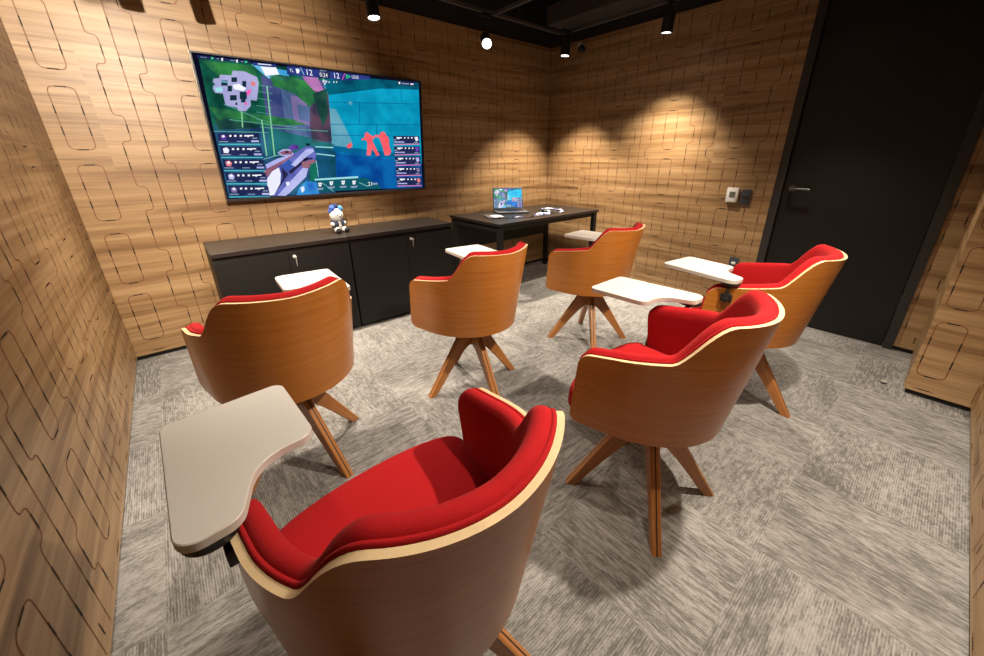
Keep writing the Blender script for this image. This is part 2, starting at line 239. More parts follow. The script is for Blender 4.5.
('white',8,[(0.5076,0.1124),(0.5274,0.1133),(0.5207,0.0799),(0.5093,0.0797)]),
('tealbar',9,[(0.5131,0.1023),(0.5202,0.103),(0.5158,0.0901)]),
('greyblue',8,[(0.4942,0.0653),(0.534,0.0666),(0.527,0.0501),(0.4999,0.0478)]),
('white',8,[(0.5643,0.1081),(0.5848,0.1089),(0.5781,0.075),(0.5664,0.0748)]),
('tealbar',9,[(0.5702,0.0978),(0.5775,0.0985),(0.5729,0.0853)]),
('greyblue',8,[(0.5508,0.0602),(0.592,0.0614),(0.5849,0.0446),(0.5568,0.0423)]),
('palecyan',8,[(0.4132,0.0984),(0.4609,0.0201),(0.4624,0.0228),(0.4147,0.101)]),
('palecyan',8,[(0.5986,0.0889),(0.6488,0.0469),(0.65,0.0503),(0.5997,0.0922)]),
('greyblue',8,[(0.6746,0.0806),(0.7044,0.0807),(0.7034,0.0629),(0.6735,0.0629)]),
]
SCREEN_TEXT = [('12','white',(0.416,0.945),0.0242,0.0403),('0:24','white',(0.4718,0.9441),0.0353,0.0304),('12','white',(0.5384,0.946),0.0235,0.0399),('TL','white',(0.3434,0.9532),0.0166,0.0207),('LOUD','white',(0.6231,0.9597),0.0337,0.025),('21','white',(0.6498,0.0549),0.0217,0.0351)]
import bpy, bmesh, math, random
from mathutils import Vector, Matrix
random.seed(4)
C = bpy.context.scene.collection
SC = bpy.context.scene
PI = math.pi
R = math.radians

# ---------------------------------------------------------------- dimensions
W, H, B = 4.006, 2.384, -3.665          # room width, cladding height, back wall
PX, PY = 3.345, -3.4145                 # face and near edge of the boxed-out wall
DY1, DY2 = -2.385, -3.314               # door opening on the right wall

# ---------------------------------------------------------------- materials
def new_mat(name):
    m = bpy.data.materials.new(name); m.use_nodes = True
    nt = m.node_tree; b = nt.nodes['Principled BSDF']
    return m, nt, b

def simple(name, col, rough=.5, metal=0, spec=.5, bump=0, bscale=60, vary=0):
    m, nt, b = new_mat(name)
    b.inputs['Base Color'].default_value = (*col, 1)
    b.inputs['Roughness'].default_value = rough
    b.inputs['Metallic'].default_value = metal
    b.inputs['Specular IOR Level'].default_value = spec
    tc = nt.nodes.new('ShaderNodeTexCoord')
    n = nt.nodes.new('ShaderNodeTexNoise'); n.inputs['Scale'].default_value = bscale
    n.inputs['Detail'].default_value = 4
    nt.links.new(tc.outputs['Object'], n.inputs['Vector'])
    if bump:
        bp = nt.nodes.new('ShaderNodeBump'); bp.inputs['Strength'].default_value = bump
        bp.inputs['Distance'].default_value = .002
        nt.links.new(n.outputs['Fac'], bp.inputs['Height']); nt.links.new(bp.outputs['Normal'], b.inputs['Normal'])
    if vary:
        mx = nt.nodes.new('ShaderNodeMixRGB'); mx.inputs[1].default_value = (*[c*(1-vary) for c in col], 1)
        mx.inputs[2].default_value = (*[min(1, c*(1+vary)) for c in col], 1)
        nt.links.new(n.outputs['Fac'], mx.inputs[0]); nt.links.new(mx.outputs[0], b.inputs['Base Color'])
    return m

def math_node(nt, op, a, b=None):
    n = nt.nodes.new('ShaderNodeMath'); n.operation = op
    for i, v in enumerate((a, b)):
        if v is None: continue
        if isinstance(v, (int, float)): n.inputs[i].default_value = v
        else: nt.links.new(v, n.inputs[i])
    return n.outputs[0]

def ramp(nt, fac, stops):
    r = nt.nodes.new('ShaderNodeValToRGB'); e = r.color_ramp.elements
    while len(e) > 1: e.remove(e[-1])
    e[0].position, e[0].color = stops[0][0], (*stops[0][1], 1)
    for p, c in stops[1:]:
        x = e.new(p); x.color = (*c, 1)
    nt.links.new(fac, r.inputs[0]); return r.outputs[0]

def veneer(name, stops, rough=.42, zs=1.0, ripple=True):
    """horizontal-grain wood veneer laid in strips: grain runs along x+y, strips stack in z"""
    m, nt, b = new_mat(name)
    g = nt.nodes.new('ShaderNodeNewGeometry')
    s = nt.nodes.new('ShaderNodeSeparateXYZ'); nt.links.new(g.outputs['Position'], s.inputs[0])
    h = math_node(nt, 'ADD', s.outputs[0], s.outputs[1]); z = s.outputs[2]
    band = math_node(nt, 'FLOOR', math_node(nt, 'DIVIDE', z, .61))
    wn = nt.nodes.new('ShaderNodeTexWhiteNoise'); wn.noise_dimensions = '1D'; nt.links.new(band, wn.inputs['W'])
    col = math_node(nt, 'FLOOR', math_node(nt, 'ADD', math_node(nt, 'DIVIDE', h, 1.9), wn.outputs['Value']))
    cell = math_node(nt, 'ADD', math_node(nt, 'MULTIPLY', col, 7.13), math_node(nt, 'MULTIPLY', band, 3.71))
    wn2 = nt.nodes.new('ShaderNodeTexWhiteNoise'); wn2.noise_dimensions = '1D'; nt.links.new(cell, wn2.inputs['W'])
    off = math_node(nt, 'MULTIPLY', wn2.outputs['Value'], 3.0)
    def nz(sh, sz, det, dist=0.0, roughn=.55):
        c = nt.nodes.new('ShaderNodeCombineXYZ')
        nt.links.new(math_node(nt, 'MULTIPLY', h, sh), c.inputs[0])
        nt.links.new(math_node(nt, 'MULTIPLY', z, sz), c.inputs[2])
        nt.links.new(off, c.inputs[1])
        n = nt.nodes.new('ShaderNodeTexNoise'); n.inputs['Scale'].default_value = 1; n.inputs['Detail'].default_value = det
        n.inputs['Roughness'].default_value = roughn; n.inputs['Distortion'].default_value = dist
        nt.links.new(c.outputs[0], n.inputs['Vector']); return n.outputs['Fac']
    a = nz(.8, 19, 4, .5); f = nz(5, 210, 2); bb = nz(.5, 6.5, 2, .6)
    v = math_node(nt, 'ADD', math_node(nt, 'MULTIPLY', a, .62), math_node(nt, 'MULTIPLY', f, .16))
    v = math_node(nt, 'ADD', v, math_node(nt, 'MULTIPLY', bb, .22))
    v = math_node(nt, 'ADD', v, math_node(nt, 'MULTIPLY', math_node(nt, 'SUBTRACT', wn2.outputs['Value'], .5), .03))
    nt.links.new(ramp(nt, v, stops), b.inputs['Base Color'])
    b.inputs['Roughness'].default_value = rough
    bp = nt.nodes.new('ShaderNodeBump'); bp.inputs['Strength'].default_value = .08; bp.inputs['Distance'].default_value = .001
    nt.links.new(f, bp.inputs['Height']); nt.links.new(bp.outputs['Normal'], b.inputs['Normal'])
    return m

def shell_wood(name, dark, light, rough=.28, uvs=(3.2, 90)):
    m, nt, b = new_mat(name)
    tc = nt.nodes.new('ShaderNodeTexCoord'); oi = nt.nodes.new('ShaderNodeObjectInfo')
    mp = nt.nodes.new('ShaderNodeMapping'); mp.inputs['Scale'].default_value = (uvs[0], uvs[1], 1)
    nt.links.new(tc.outputs['UV'], mp.inputs['Vector'])
    ad = nt.nodes.new('ShaderNodeVectorMath'); ad.operation = 'ADD'
    nt.links.new(mp.outputs[0], ad.inputs[0])
    c = nt.nodes.new('ShaderNodeCombineXYZ'); nt.links.new(math_node(nt, 'MULTIPLY', oi.outputs['Random'], 37), c.inputs[2])
    nt.links.new(c.outputs[0], ad.inputs[1])
    n = nt.nodes.new('ShaderNodeTexNoise'); n.inputs['Scale'].default_value = 1; n.inputs['Detail'].default_value = 5
    n.inputs['Distortion'].default_value = .6; nt.links.new(ad.outputs[0], n.inputs['Vector'])
    nt.links.new(ramp(nt, n.outputs['Fac'], [(.25, dark), (.5, tuple((p+q)/2 for p, q in zip(dark, light))), (.78, light)]), b.inputs['Base Color'])
    b.inputs['Roughness'].default_value = rough
    b.inputs['Coat Weight'].default_value = .12; b.inputs['Coat Roughness'].default_value = .25
    return m

def carpet_mat():
    m, nt, b = new_mat('carpet_tile')
    g = nt.nodes.new('ShaderNodeNewGeometry')
    s = nt.nodes.new('ShaderNodeSeparateXYZ'); nt.links.new(g.outputs['Position'], s.inputs[0])
    T = .52
    tx = math_node(nt, 'DIVIDE', math_node(nt, 'ADD', s.outputs[0], -1.67+T*10), T)
    ty = math_node(nt, 'DIVIDE', math_node(nt, 'ADD', s.outputs[1], 3.19+T*10), T)
    ix = math_node(nt, 'FLOOR', tx); iy = math_node(nt, 'FLOOR', ty)
    par = math_node(nt, 'MODULO', math_node(nt, 'ADD', ix, iy), 2.0)
    par = math_node(nt, 'ROUND', math_node(nt, 'ABSOLUTE', par))
    cid = nt.nodes.new('ShaderNodeCombineXYZ'); nt.links.new(ix, cid.inputs[0]); nt.links.new(iy, cid.inputs[1])
    wn = nt.nodes.new('ShaderNodeTexWhiteNoise'); wn.noise_dimensions = '2D'; nt.links.new(cid.outputs[0], wn.inputs['Vector'])
    def sel(p, q):
        mx = nt.nodes.new('ShaderNodeMix'); mx.data_type = 'FLOAT'
        nt.links.new(par, mx.inputs[0]); nt.links.new(p, mx.inputs[2]); nt.links.new(q, mx.inputs[3]); return mx.outputs[0]
    u = sel(s.outputs[0], s.outputs[1]); v = sel(s.outputs[1], s.outputs[0])   # u along the streaks
    off = math_node(nt, 'MULTIPLY', wn.outputs['Value'], 23)
    def nz(su, sv, det, rg=.6):
        c = nt.nodes.new('ShaderNodeCombineXYZ')
        nt.links.new(math_node(nt, 'MULTIPLY', u, su), c.inputs[0]); nt.links.new(math_node(nt, 'MULTIPLY', v, sv), c.inputs[1]); nt.links.new(off, c.inputs[2])
        n = nt.nodes.new('ShaderNodeTexNoise'); n.inputs['Scale'].default_value = 1; n.inputs['Detail'].default_value = det
        n.inputs['Roughness'].default_value = rg; nt.links.new(c.outputs[0], n.inputs['Vector']); return n.outputs['Fac']
    streak = nz(15, 92, 6, .78); blotch = nz(27, 46, 6, .8); fine = nz(90, 420, 2); big = nz(2.5, 5, 2)
    rib = math_node(nt, 'SINE', math_node(nt, 'MULTIPLY', v, 2*PI/.0075))
    kind = math_node(nt, 'MULTIPLY', math_node(nt, 'FRACT', math_node(nt, 'MULTIPLY', wn.outputs['Value'], 5.37)), .75)
    mx = nt.nodes.new('ShaderNodeMix'); mx.data_type = 'FLOAT'; nt.links.new(kind, mx.inputs[0])
    nt.links.new(streak, mx.inputs[2]); nt.links.new(blotch, mx.inputs[3])
    k = math_node(nt, 'ADD', math_node(nt, 'MULTIPLY', mx.outputs[0], .68), math_node(nt, 'MULTIPLY', fine, .14))
    k = math_node(nt, 'ADD', k, math_node(nt, 'MULTIPLY', big, .18))
    k = math_node(nt, 'ADD', k, math_node(nt, 'MULTIPLY', rib, .022))
    col = ramp(nt, k, [(.425, (.112, .108, .103)), (.48, (.162, .157, .151)), (.52, (.245, .240, .232)), (.59, (.315, .309, .299))])
    nt.links.new(col, b.inputs['Base Color'])
    b.inputs['Roughness'].default_value = .95; b.inputs['Specular IOR Level'].default_value = .1
    bp = nt.nodes.new('ShaderNodeBump'); bp.inputs['Strength'].default_value = .55; bp.inputs['Distance'].default_value = .004
    nt.links.new(math_node(nt, 'ADD', math_node(nt, 'MULTIPLY', rib, .25), fine), bp.inputs['Height']); nt.links.new(bp.outputs['Normal'], b.inputs['Normal'])
    return m

def felt(name, col):
    m = simple(name, col, .92, spec=.15, bump=.5, bscale=420, vary=.13)
    b = m.node_tree.nodes['Principled BSDF']
    b.inputs['Sheen Weight'].default_value = .06; b.inputs['Sheen Tint'].default_value = (1, .35, .3, 1)
    return m

def emit(name, col, strength=1.0, col2=None, scale=6, stretch=(1, 1, 1)):
    m = bpy.data.materials.new(name); m.use_nodes = True; nt = m.node_tree
    nt.nodes.remove(nt.nodes['Principled BSDF'])
    e = nt.nodes.new('ShaderNodeEmission'); e.inputs[0].default_value = (*col, 1); e.inputs[1].default_value = strength
    if col2:
        tc = nt.nodes.new('ShaderNodeTexCoord'); mp = nt.nodes.new('ShaderNodeMapping'); mp.inputs['Scale'].default_value = stretch
        n = nt.nodes.new('ShaderNodeTexNoise'); n.inputs['Scale'].default_value = scale; n.inputs['Detail'].default_value = 3
        nt.links.new(tc.outputs['Object'], mp.inputs[0]); nt.links.new(mp.outputs[0], n.inputs['Vector'])
        nt.links.new(ramp(nt, n.outputs['Fac'], [(.38, col), (.62, col2)]), e.inputs[0])
    nt.links.new(e.outputs[0], nt.nodes['Material Output'].inputs[0]); return m

WALL_STOPS = [(.33, (.125, .063, .024)), (.42, (.215, .122, .052)), (.50, (.30, .184, .085)), (.58, (.375, .242, .120)), (.70, (.445, .305, .165))]
M = dict(
    wall=veneer('wall_veneer', WALL_STOPS),
    groove=simple('routed_groove', (.17, .060, .021), .6),
    slot=simple('acoustic_slot', (.012, .008, .006), .8),
    carpet=carpet_mat(),
    black=simple('matt_black_wall', (.012, .012, .013), .7, bump=.1),
    ceil=simple('black_painted_slab', (.018, .017, .016), .85, bump=.5, bscale=14, vary=.4),
    duct=simple('dark_grey_metal', (.06, .056, .052), .6, vary=.2, bscale=5),
    door=simple('black_door_laminate', (.0065, .006, .006), .45, 0, .4, bump=.12, bscale=180),
    doorframe=simple('black_door_frame', (.02, .018, .017), .5),
    cab=simple('black_oak_laminate', (.008, .0072, .007), .5, 0, .3, bump=.15, bscale=240, vary=.25),
    cabtop=simple('black_top_laminate', (.018, .0145, .0125), .38, 0, .4, bump=.12, bscale=240, vary=.25),
    kick=simple('recess_black', (.004, .004, .004), .9),
    desktop=simple('dark_desk_laminate', (.016, .013, .012), .36, 0, .4, bump=.1, bscale=200),
    steel=simple('black_powder_coat', (.007, .007, .007), .5, 0, .35),
    chrome=simple('chrome', (.78, .78, .78), .38, .7),
    shell=shell_wood('chair_veneer', (.32, .106, .0145), (.45, .172, .029)),
    leg=shell_wood('leg_ply', (.28, .100, .021), (.43, .185, .055), .35),
    ply=simple('pale_ply_edge', (.60, .45, .26), .45, vary=.12, bscale=50),
    inlay=simple('black_inlay', (.012, .010, .009), .5),
    red=felt('red_wool', (.34, .0075, .0105)),
    tab=simple('white_laminate', (.56, .545, .52), .38, bump=.05, bscale=300),
    tabedge=simple('white_edge_band', (.50, .46, .42), .5),
    bplastic=simple('black_plastic', (.012, .012, .013), .35),
    gplastic=simple('grey_plastic', (.11, .115, .13), .4),
    slate=simple('slate_plate', (.035, .042, .055), .4),
    wplastic=simple('white_plastic', (.68, .68, .66), .35),
    lcd=simple('grey_lcd', (.12, .14, .11), .25),
    tvframe=simple('tv_bezel', (.02, .02, .022), .3),
    silver=simple('brushed_silver', (.45, .44, .42), .3, 1),
    plush=simple('white_plush', (.60, .595, .58), .95, bump=.8, bscale=260),
    plushb=simple('black_plush', (.007, .007, .009), .95, bump=.8, bscale=260),
    pnavy=simple('navy_fabric', (.018, .026, .055), .8, bump=.4, bscale=300),
    pblue=simple('blue_pompom', (.04, .10, .42), .95, bump=1, bscale=240),
    pteal=simple('light_blue_pompom', (.05, .20, .40), .95, bump=1, bscale=240),
    pdark=simple('dark_blue_pompom', (.01, .02, .09), .95, bump=1, bscale=240),
    lany=simple('white_ribbon', (.86, .88, .95), .6),
    lanyb=simple('blue_ribbon', (.25, .32, .72), .6),
    cream=simple('cream_metal', (.45, .42, .37), .4),
    lens=emit('lamp_lens', (1, .93, .82), 14),
    lensdim=emit('lamp_lens_side', (1, .92, .82), 3.0),
    gunmetal=simple('gunmetal', (.10, .10, .10), .32, .8),
    brass=simple('gold_pin', (.6, .42, .15), .3, 1),
)
EM = dict(deepgreen=((.004, .05, .035), (.01, .15, .09)), deepblue=((.01, .035, .11), (.03, .14, .25)), violetgrey=((.03, .05, .17), (.09, .10, .26)),
    steel=((.07, .13, .26), (.12, .18, .36)), slate=((.02, .03, .06), (.12, .06, .10)), mauve=((.18, .14, .32), (.26, .20, .42)), pink=((.55, .22, .50), (.40, .16, .42)),
    foliage=((.01, .07, .05), (.04, .26, .06)), foliagedark=((.006, .03, .035), (.02, .09, .06)), skyblue=((.05, .35, .70), (.30, .70, .95)), white=((.95, .95, 1), None),
    lime=((.25, .62, .35), None), limedim=((.10, .36, .28), None), teal=((.01, .10, .12), (.02, .18, .20)), deepblue2=((.005, .06, .10), (.01, .10, .22)), palecyan=((.35, .75, .80), None),
    cyan=((.002, .25, .43), (.004, .36, .58)), darkteal=((.002, .05, .10), (.002, .13, .20)), blue=((.002, .055, .27), (.004, .13, .42)), cyanpale=((.09, .34, .46), (.15, .40, .52)),
    cyandeep=((.002, .11, .26), (.002, .16, .34)), red=((.95, .09, .12), (1.0, .16, .18)), lavender=((.36, .36, .66), (.46, .45, .74)), navy=((.008, .03, .05), None), pinkhot=((.9, .12, .45), None),
    redsoft=((.75, .22, .25), None), greyblue=((.25, .33, .5), None), navydark=((.012, .018, .075), (.02, .028, .10)), greenbright=((.05, .75, .30), None), bluebar=((.02, .035, .20), (.03, .05, .26)),
    gunblue=((.07, .08, .33), (.16, .18, .55)), gunblue2=((.04, .10, .42), None), gunwhite=((.85, .85, .98), None), gunrust=((.28, .10, .16), (.36, .16, .22)), gunlight=((.40, .42, .82), (.52, .54, .90)),
    gundark=((.02, .02, .07), None), violet=((.22, .08, .60), (.06, .03, .20)), black=((.004, .004, .015), None), greendk=((.005, .13, .09), (.01, .2, .12)), bluehand=((.02, .14, .55), (.05, .35, .75)),
    palecyan2=((.08, .55, .62), None), pinkline=((.75, .22, .42), None), tealbar=((.005, .10, .13), None))

# ---------------------------------------------------------------- mesh helpers
def link(name, bm, mats, parent=None, smooth=True, angle=35):
    me = bpy.data.meshes.new(name); bmesh.ops.recalc_face_normals(bm, faces=bm.faces[:]) if smooth != 'keep' else None
    bm.to_mesh(me); bm.free()
    for m in (mats if isinstance(mats, (list, tuple)) else [mats]): me.materials.append(m)
    if smooth and smooth != 'keep':
        for p in me.polygons: p.use_smooth = True
        me.set_sharp_from_angle(angle=R(angle))
    o = bpy.data.objects.new(name, me); C.objects.link(o)
    if parent: o.parent = parent
    return o

def empty(name, loc, rz=0):
    o = bpy.data.objects.new(name, None); C.objects.link(o); o.location = loc; o.rotation_euler = (0, 0, rz)
    o.empty_display_size = .05; return o

def tag(o, label, cat, group=None):
    o['label'] = label; o['category'] = cat
    if group: o['group'] = group
    return o

def struct(o):
    o['kind'] = 'structure'; return o

def box(bm, lo, hi, mi=0, bevel=0, seg=2):
    lo, hi = Vector(lo), Vector(hi)
    r = bmesh.ops.create_cube(bm, size=1)
    vs = r['verts']
    for v in vs: v.co = Vector((lo[i] + (hi[i]-lo[i])*(v.co[i]+.5) for i in range(3)))
    fs = list({f for v in vs for f in v.link_faces})
    for f in fs: f.material_index = mi
    if bevel:
        es = list({e for v in vs for e in v.link_edges})
        bmesh.ops.bevel(bm, geom=es, offset=bevel, segments=seg, affect='EDGES', profile=.5, material=mi)

def cyl(bm, p, q, r, r2=None, n=24, mi=0, caps=True):
    p, q = Vector(p), Vector(q); d = q-p; L = d.length; r2 = r if r2 is None else r2
    z = d.normalized(); x = z.orthogonal().normalized(); y = z.cross(x)
    a = [bm.verts.new(p+(x*math.cos(t)+y*math.sin(t))*r) for t in [2*PI*i/n for i in range(n)]]
    b = [bm.verts.new(q+(x*math.cos(t)+y*math.sin(t))*r2) for t in [2*PI*i/n for i in range(n)]]
    fs = [bm.faces.new((a[i], a[(i+1) % n], b[(i+1) % n], b[i])) for i in range(n)]
    if caps: fs += [bm.faces.new(a[::-1]), bm.faces.new(b)]
    for f in fs: f.material_index = mi

def lathe(bm, prof, centre=(0, 0, 0), n=32, mi=0):
    cx, cy, cz = centre; rings = []
    for r, z in prof:
        if r < 1e-6: rings.append([bm.verts.new((cx, cy, cz+z))])
        else: rings.append([bm.verts.new((cx+r*math.cos(2*PI*i/n), cy+r*math.sin(2*PI*i/n), cz+z)) for i in range(n)])
    for a, b in zip(rings, rings[1:]):
        for i in range(n):
            j = (i+1) % n
            if len(a) == 1 and len(b) == 1: continue
            if len(a) == 1: f = bm.faces.new((a[0], b[j], b[i]))
            elif len(b) == 1: f = bm.faces.new((a[i], a[j], b[0]))
            else: f = bm.faces.new((a[i], a[j], b[j], b[i]))
            f.material_index = mi

def ball(bm, c, r, sc=(1, 1, 1), seg=24, mi=0):
    rr = bmesh.ops.create_uvsphere(bm, u_segments=seg, v_segments=seg//2, radius=r)
    for v in rr['verts']:
        v.co = Vector((v.co[0]*sc[0]+c[0], v.co[1]*sc[1]+c[1], v.co[2]*sc[2]+c[2]))
    for f in {f for v in rr['verts'] for f in v.link_faces}: f.material_index = mi

def tube(bm, pts, r, n=8, mi=0, closed=False):
    pts = [Vector(p) for p in pts]; rings = []; N = len(pts); prev = None
    for i, p in enumerate(pts):
        d = (pts[(i+1) % N] - pts[i-1]) if (closed or 0 < i < N-1) else (pts[1]-pts[0] if i == 0 else pts[-1]-pts[-2])
        d.normalize()
        x = d.orthogonal().normalized() if prev is None else (prev - d*prev.dot(d)).normalized()
        prev = x; y = d.cross(x)
        rings.append([bm.verts.new(p+(x*math.cos(2*PI*k/n)+y*math.sin(2*PI*k/n))*r) for k in range(n)])
    for i in range(N if closed else N-1):
        a, b = rings[i], rings[(i+1) % N]
        for k in range(n):
            bm.faces.new((a[k], a[(k+1) % n], b[(k+1) % n], b[k])).material_index = mi
    if not closed:
        bm.faces.new(rings[0][::-1]).material_index = mi; bm.faces.new(rings[-1]).material_index = mi

def fillet(poly, seg=8):
    """poly: (x, y, radius) corners -> smooth outline"""
    out = []; n = len(poly)
    for i in range(n):
        p0, p, p1 = Vector(poly[i-1][:2]), Vector(poly[i][:2]), Vector(poly[(i+1) % n][:2]); r = poly[i][2]
        a, b = (p0-p).normalized(), (p1-p).normalized(); ang = a.angle(b)
        t = min(r/math.tan(ang/2), .49*(p0-p).length, .49*(p1-p).length)
        if t < 1e-5: out.append(p); continue
        rr = t*math.tan(ang/2); c = p+(a+b).normalized()*(rr/math.sin(ang/2))
        s, e = p+a*t, p+b*t; a0 = math.atan2(*(s-c).yx); a1 = math.atan2(*(e-c).yx)
        d = (a1-a0+PI) % (2*PI)-PI
        out += [c+Vector((math.cos(a0+d*k/seg), math.sin(a0+d*k/seg)))*rr for k in range(seg+1)]
    return out

def slab(bm, outline, z0, z1, bev=.002, mi=0, mi_edge=None):
    """horizontal plate with a softened rim"""
    mi_edge = mi if mi_edge is None else mi_edge; n = len(outline)
    def inset(d):
        o = []
        for i in range(n):
            a, b, c = outline[i-1], outline[i], outline[(i+1) % n]
            t = (Vector(c)-Vector(a)).normalized(); nn = Vector((-t.y, t.x)); o.append(Vector(b)+nn*d)
        return o
    area = sum(outline[i-1][0]*outline[i][1]-outline[i][0]*outline[i-1][1] for i in range(n))
    sg = 1 if area > 0 else -1
    lv = [(sg*bev, z0), (0, z0+bev), (0, z1-bev), (sg*bev, z1)]
    rings = [[bm.verts.new((p.x, p.y, z)) for p in inset(d)] for d, z in lv]
    for k, (a, b) in enumerate(zip(rings, rings[1:])):
        for i in range(n):
            f = bm.faces.new((a[i-1], a[i], b[i], b[i-1])); f.material_index = mi_edge
    bm.faces.new(rings[-1]).material_index = mi; bm.faces.new(rings[0][::-1]).material_index = mi_edge

def copy_tree(o, parent=None):
    c = o.copy(); C.objects.link(c)
    if parent: c.parent = parent
    for ch in [x for x in bpy.data.objects if x.parent == o]: copy_tree(ch, c)
    return c

# ---------------------------------------------------------------- the room
bm = bmesh.new(); box(bm, (-.1, B-.1, -.1), (W+.1, .1, 0)); struct(link('floor', bm, M['carpet'], smooth=False))
CZ = 2.86
bm = bmesh.new(); box(bm, (-.1, B-.1, CZ), (W+.1, .1, CZ+.12)); struct(link('ceiling', bm, M['ceil'], smooth=False))

def ribbons(phase, h0, h1, period=.5625, zlo=.05, zhi=H-.02, rects0=2.05):
    """routed pattern of the cladding as (polylines, slots) in wall coordinates (h, z)"""
    lines, slots = [], []
    def rrect(x0, x1, z0, z1, r=.028):
        pts = []
        for cx, cz, a0 in ((x1-r, z1-r, 0), (x0+r, z1-r, 90), (x0+r, z0+r, 180), (x1-r, z0+r, 270)):
            pts += [(cx+r*math.cos(R(a0+15*k)), cz+r*math.sin(R(a0+15*k))) for k in range(7)]
        return pts+[pts[0]]
    def meander(xa, xb, ranges):
        # xa base, xb excursion inside each range
        pts = [(xa, zhi)]; r = .02; s = 1 if xb > xa else -1
        for z1, z0 in ranges:
            for x_from, x_to, zc, q in ((xa, xb, z1, 1), (xb, xa, z0, 1)):
                sg = 1 if x_to > x_from else -1
                for k in range(7):
                    a = R(15*k); pts.append((x_from+sg*r*(1-math.cos(a)), zc+r-r*math.sin(a)))
                for k in range(7):
                    a = R(15*k); pts.append((x_to-sg*r+sg*r*math.sin(a), zc-r+r*math.cos(a)))
        pts.append((xa, zlo)); return pts
    k = math.floor((h0-phase)/period)-1
    while phase+k*period < h1:
        x = phase+k*period
        for j in range(-1, 6):
            zt = rects0-.4*j; zb = zt-.318
            lines.append(rrect(x, x+.108, zb, zt))
            slots += [(x+.054, zt, 1), (x+.054, zb, 1)]
            for xx in (x, x+.108): slots += [(xx, zt-.115, 0), (xx, zb+.095, 0)]
        tops = [2.05-.4*j for j in range(-1, 6)]
        lines.append(meander(x+.225, x+.270, [(t-.13, t-.27) for t in tops if t-.27 > zlo+.04 and t-.13 < zhi-.03]))
        lines.append(meander(x+.440, x+.397, [(t-.30, t-.395) for t in tops if t-.40 > zlo+.04 and t-.30 < zhi-.03]))
        lines.append([(x+.333, zhi), (x+.333, zlo)])
        for t in tops:
            slots += [(x+.270, t-.20, 0), (x+.225, t-.01, 0), (x+.225, t-.33, 0), (x+.397, t-.35, 0), (x+.440, t-.08, 0), (x+.440, t-.215, 0)]
            slots += [(x+.333, t-.06, 0), (x+.333, t-.255, 0)]
        k += 1
    return lines, slots

def clad_wall(name, org, du, nrm, h0, h1, phase, thick=.06, pattern=True, zlo=.03, zhi=H):
    """cladding slab: origin + h*du; front face looks along nrm; routed lines sit on the face of the same mesh"""
    org, du, nrm = Vector(org), Vector(du), Vector(nrm)
    bm = bmesh.new()
    a = org+du*h0; b = org+du*h1-nrm*thick
    box(bm, [min(a[i], b[i]) for i in (0, 1)]+[zlo], [max(a[i], b[i]) for i in (0, 1)]+[zhi])
    def P(h, z, e): return org+du*h+nrm*e+Vector((0, 0, z))
    def inside(p): return h0+.004 <= p[0] <= h1-.004 and zlo+.012 <= p[1] <= zhi-.004
    if pattern:
        lines, slots = ribbons(phase, h0, h1)
        wd = .0022
        for ln in lines:
            dense = []
            for p, q in zip(ln, ln[1:]):
                m = max(1, int(math.hypot(q[0]-p[0], q[1]-p[1])/.05))
                dense += [(p[0]+(q[0]-p[0])*i/m, p[1]+(q[1]-p[1])*i/m) for i in range(m)]
            dense.append(ln[-1]); prev = None
            for i, p in enumerate(dense):
                if not inside(p): prev = None; continue
                p0 = dense[max(0, i-1)]; p1 = dense[min(len(dense)-1, i+1)]
                dx, dz = p1[0]-p0[0], p1[1]-p0[1]; L = math.hypot(dx, dz) or 1
                nx, nz = -dz/L*wd, dx/L*wd
                cur = (bm.verts.new(P(p[0]+nx, p[1]+nz, .0006)), bm.verts.new(P(p[0]-nx, p[1]-nz, .0006)))
                if prev: bm.faces.new((prev[0], cur[0], cur[1], prev[1])).material_index = 1
                prev = cur
        for h, z, hor in slots:
            a_, b_ = (.0225, .0028) if hor else (.0028, .0225)
            q = [(h-a_, z-b_), (h+a_, z-b_), (h+a_, z+b_), (h-a_, z+b_)]
            if all(inside(p) for p in q):
                bm.faces.new([bm.verts.new(P(p[0], p[1], .0011)) for p in q]).material_index = 2
    return struct(link(name, bm, [M['wall'], M['groove'], M['slot']], smooth=False))

clad_wall('wall_front', (0, 0, 0), (1, 0, 0), (0, -1, 0), 0, W, .062)
clad_wall('wall_left', (0, 0, 0), (0, -1, 0), (1, 0, 0), 0, -B, .045)
clad_wall('wall_right', (W, 0, 0), (0, -1, 0), (-1, 0, 0), 0, -DY1, -.26)
clad_wall('wall_right_far', (W, 0, 0), (0, -1, 0), (-1, 0, 0), -DY2, -PY+.02, .19)
clad_wall('wall_right_boxed', (PX, 0, 0), (0, -1, 0), (-1, 0, 0), -PY, -B, .06, thick=W-PX+.06)
clad_wall('wall_back', (0, B, 0), (1, 0, 0), (0, 1, 0), 0, PX, .02)
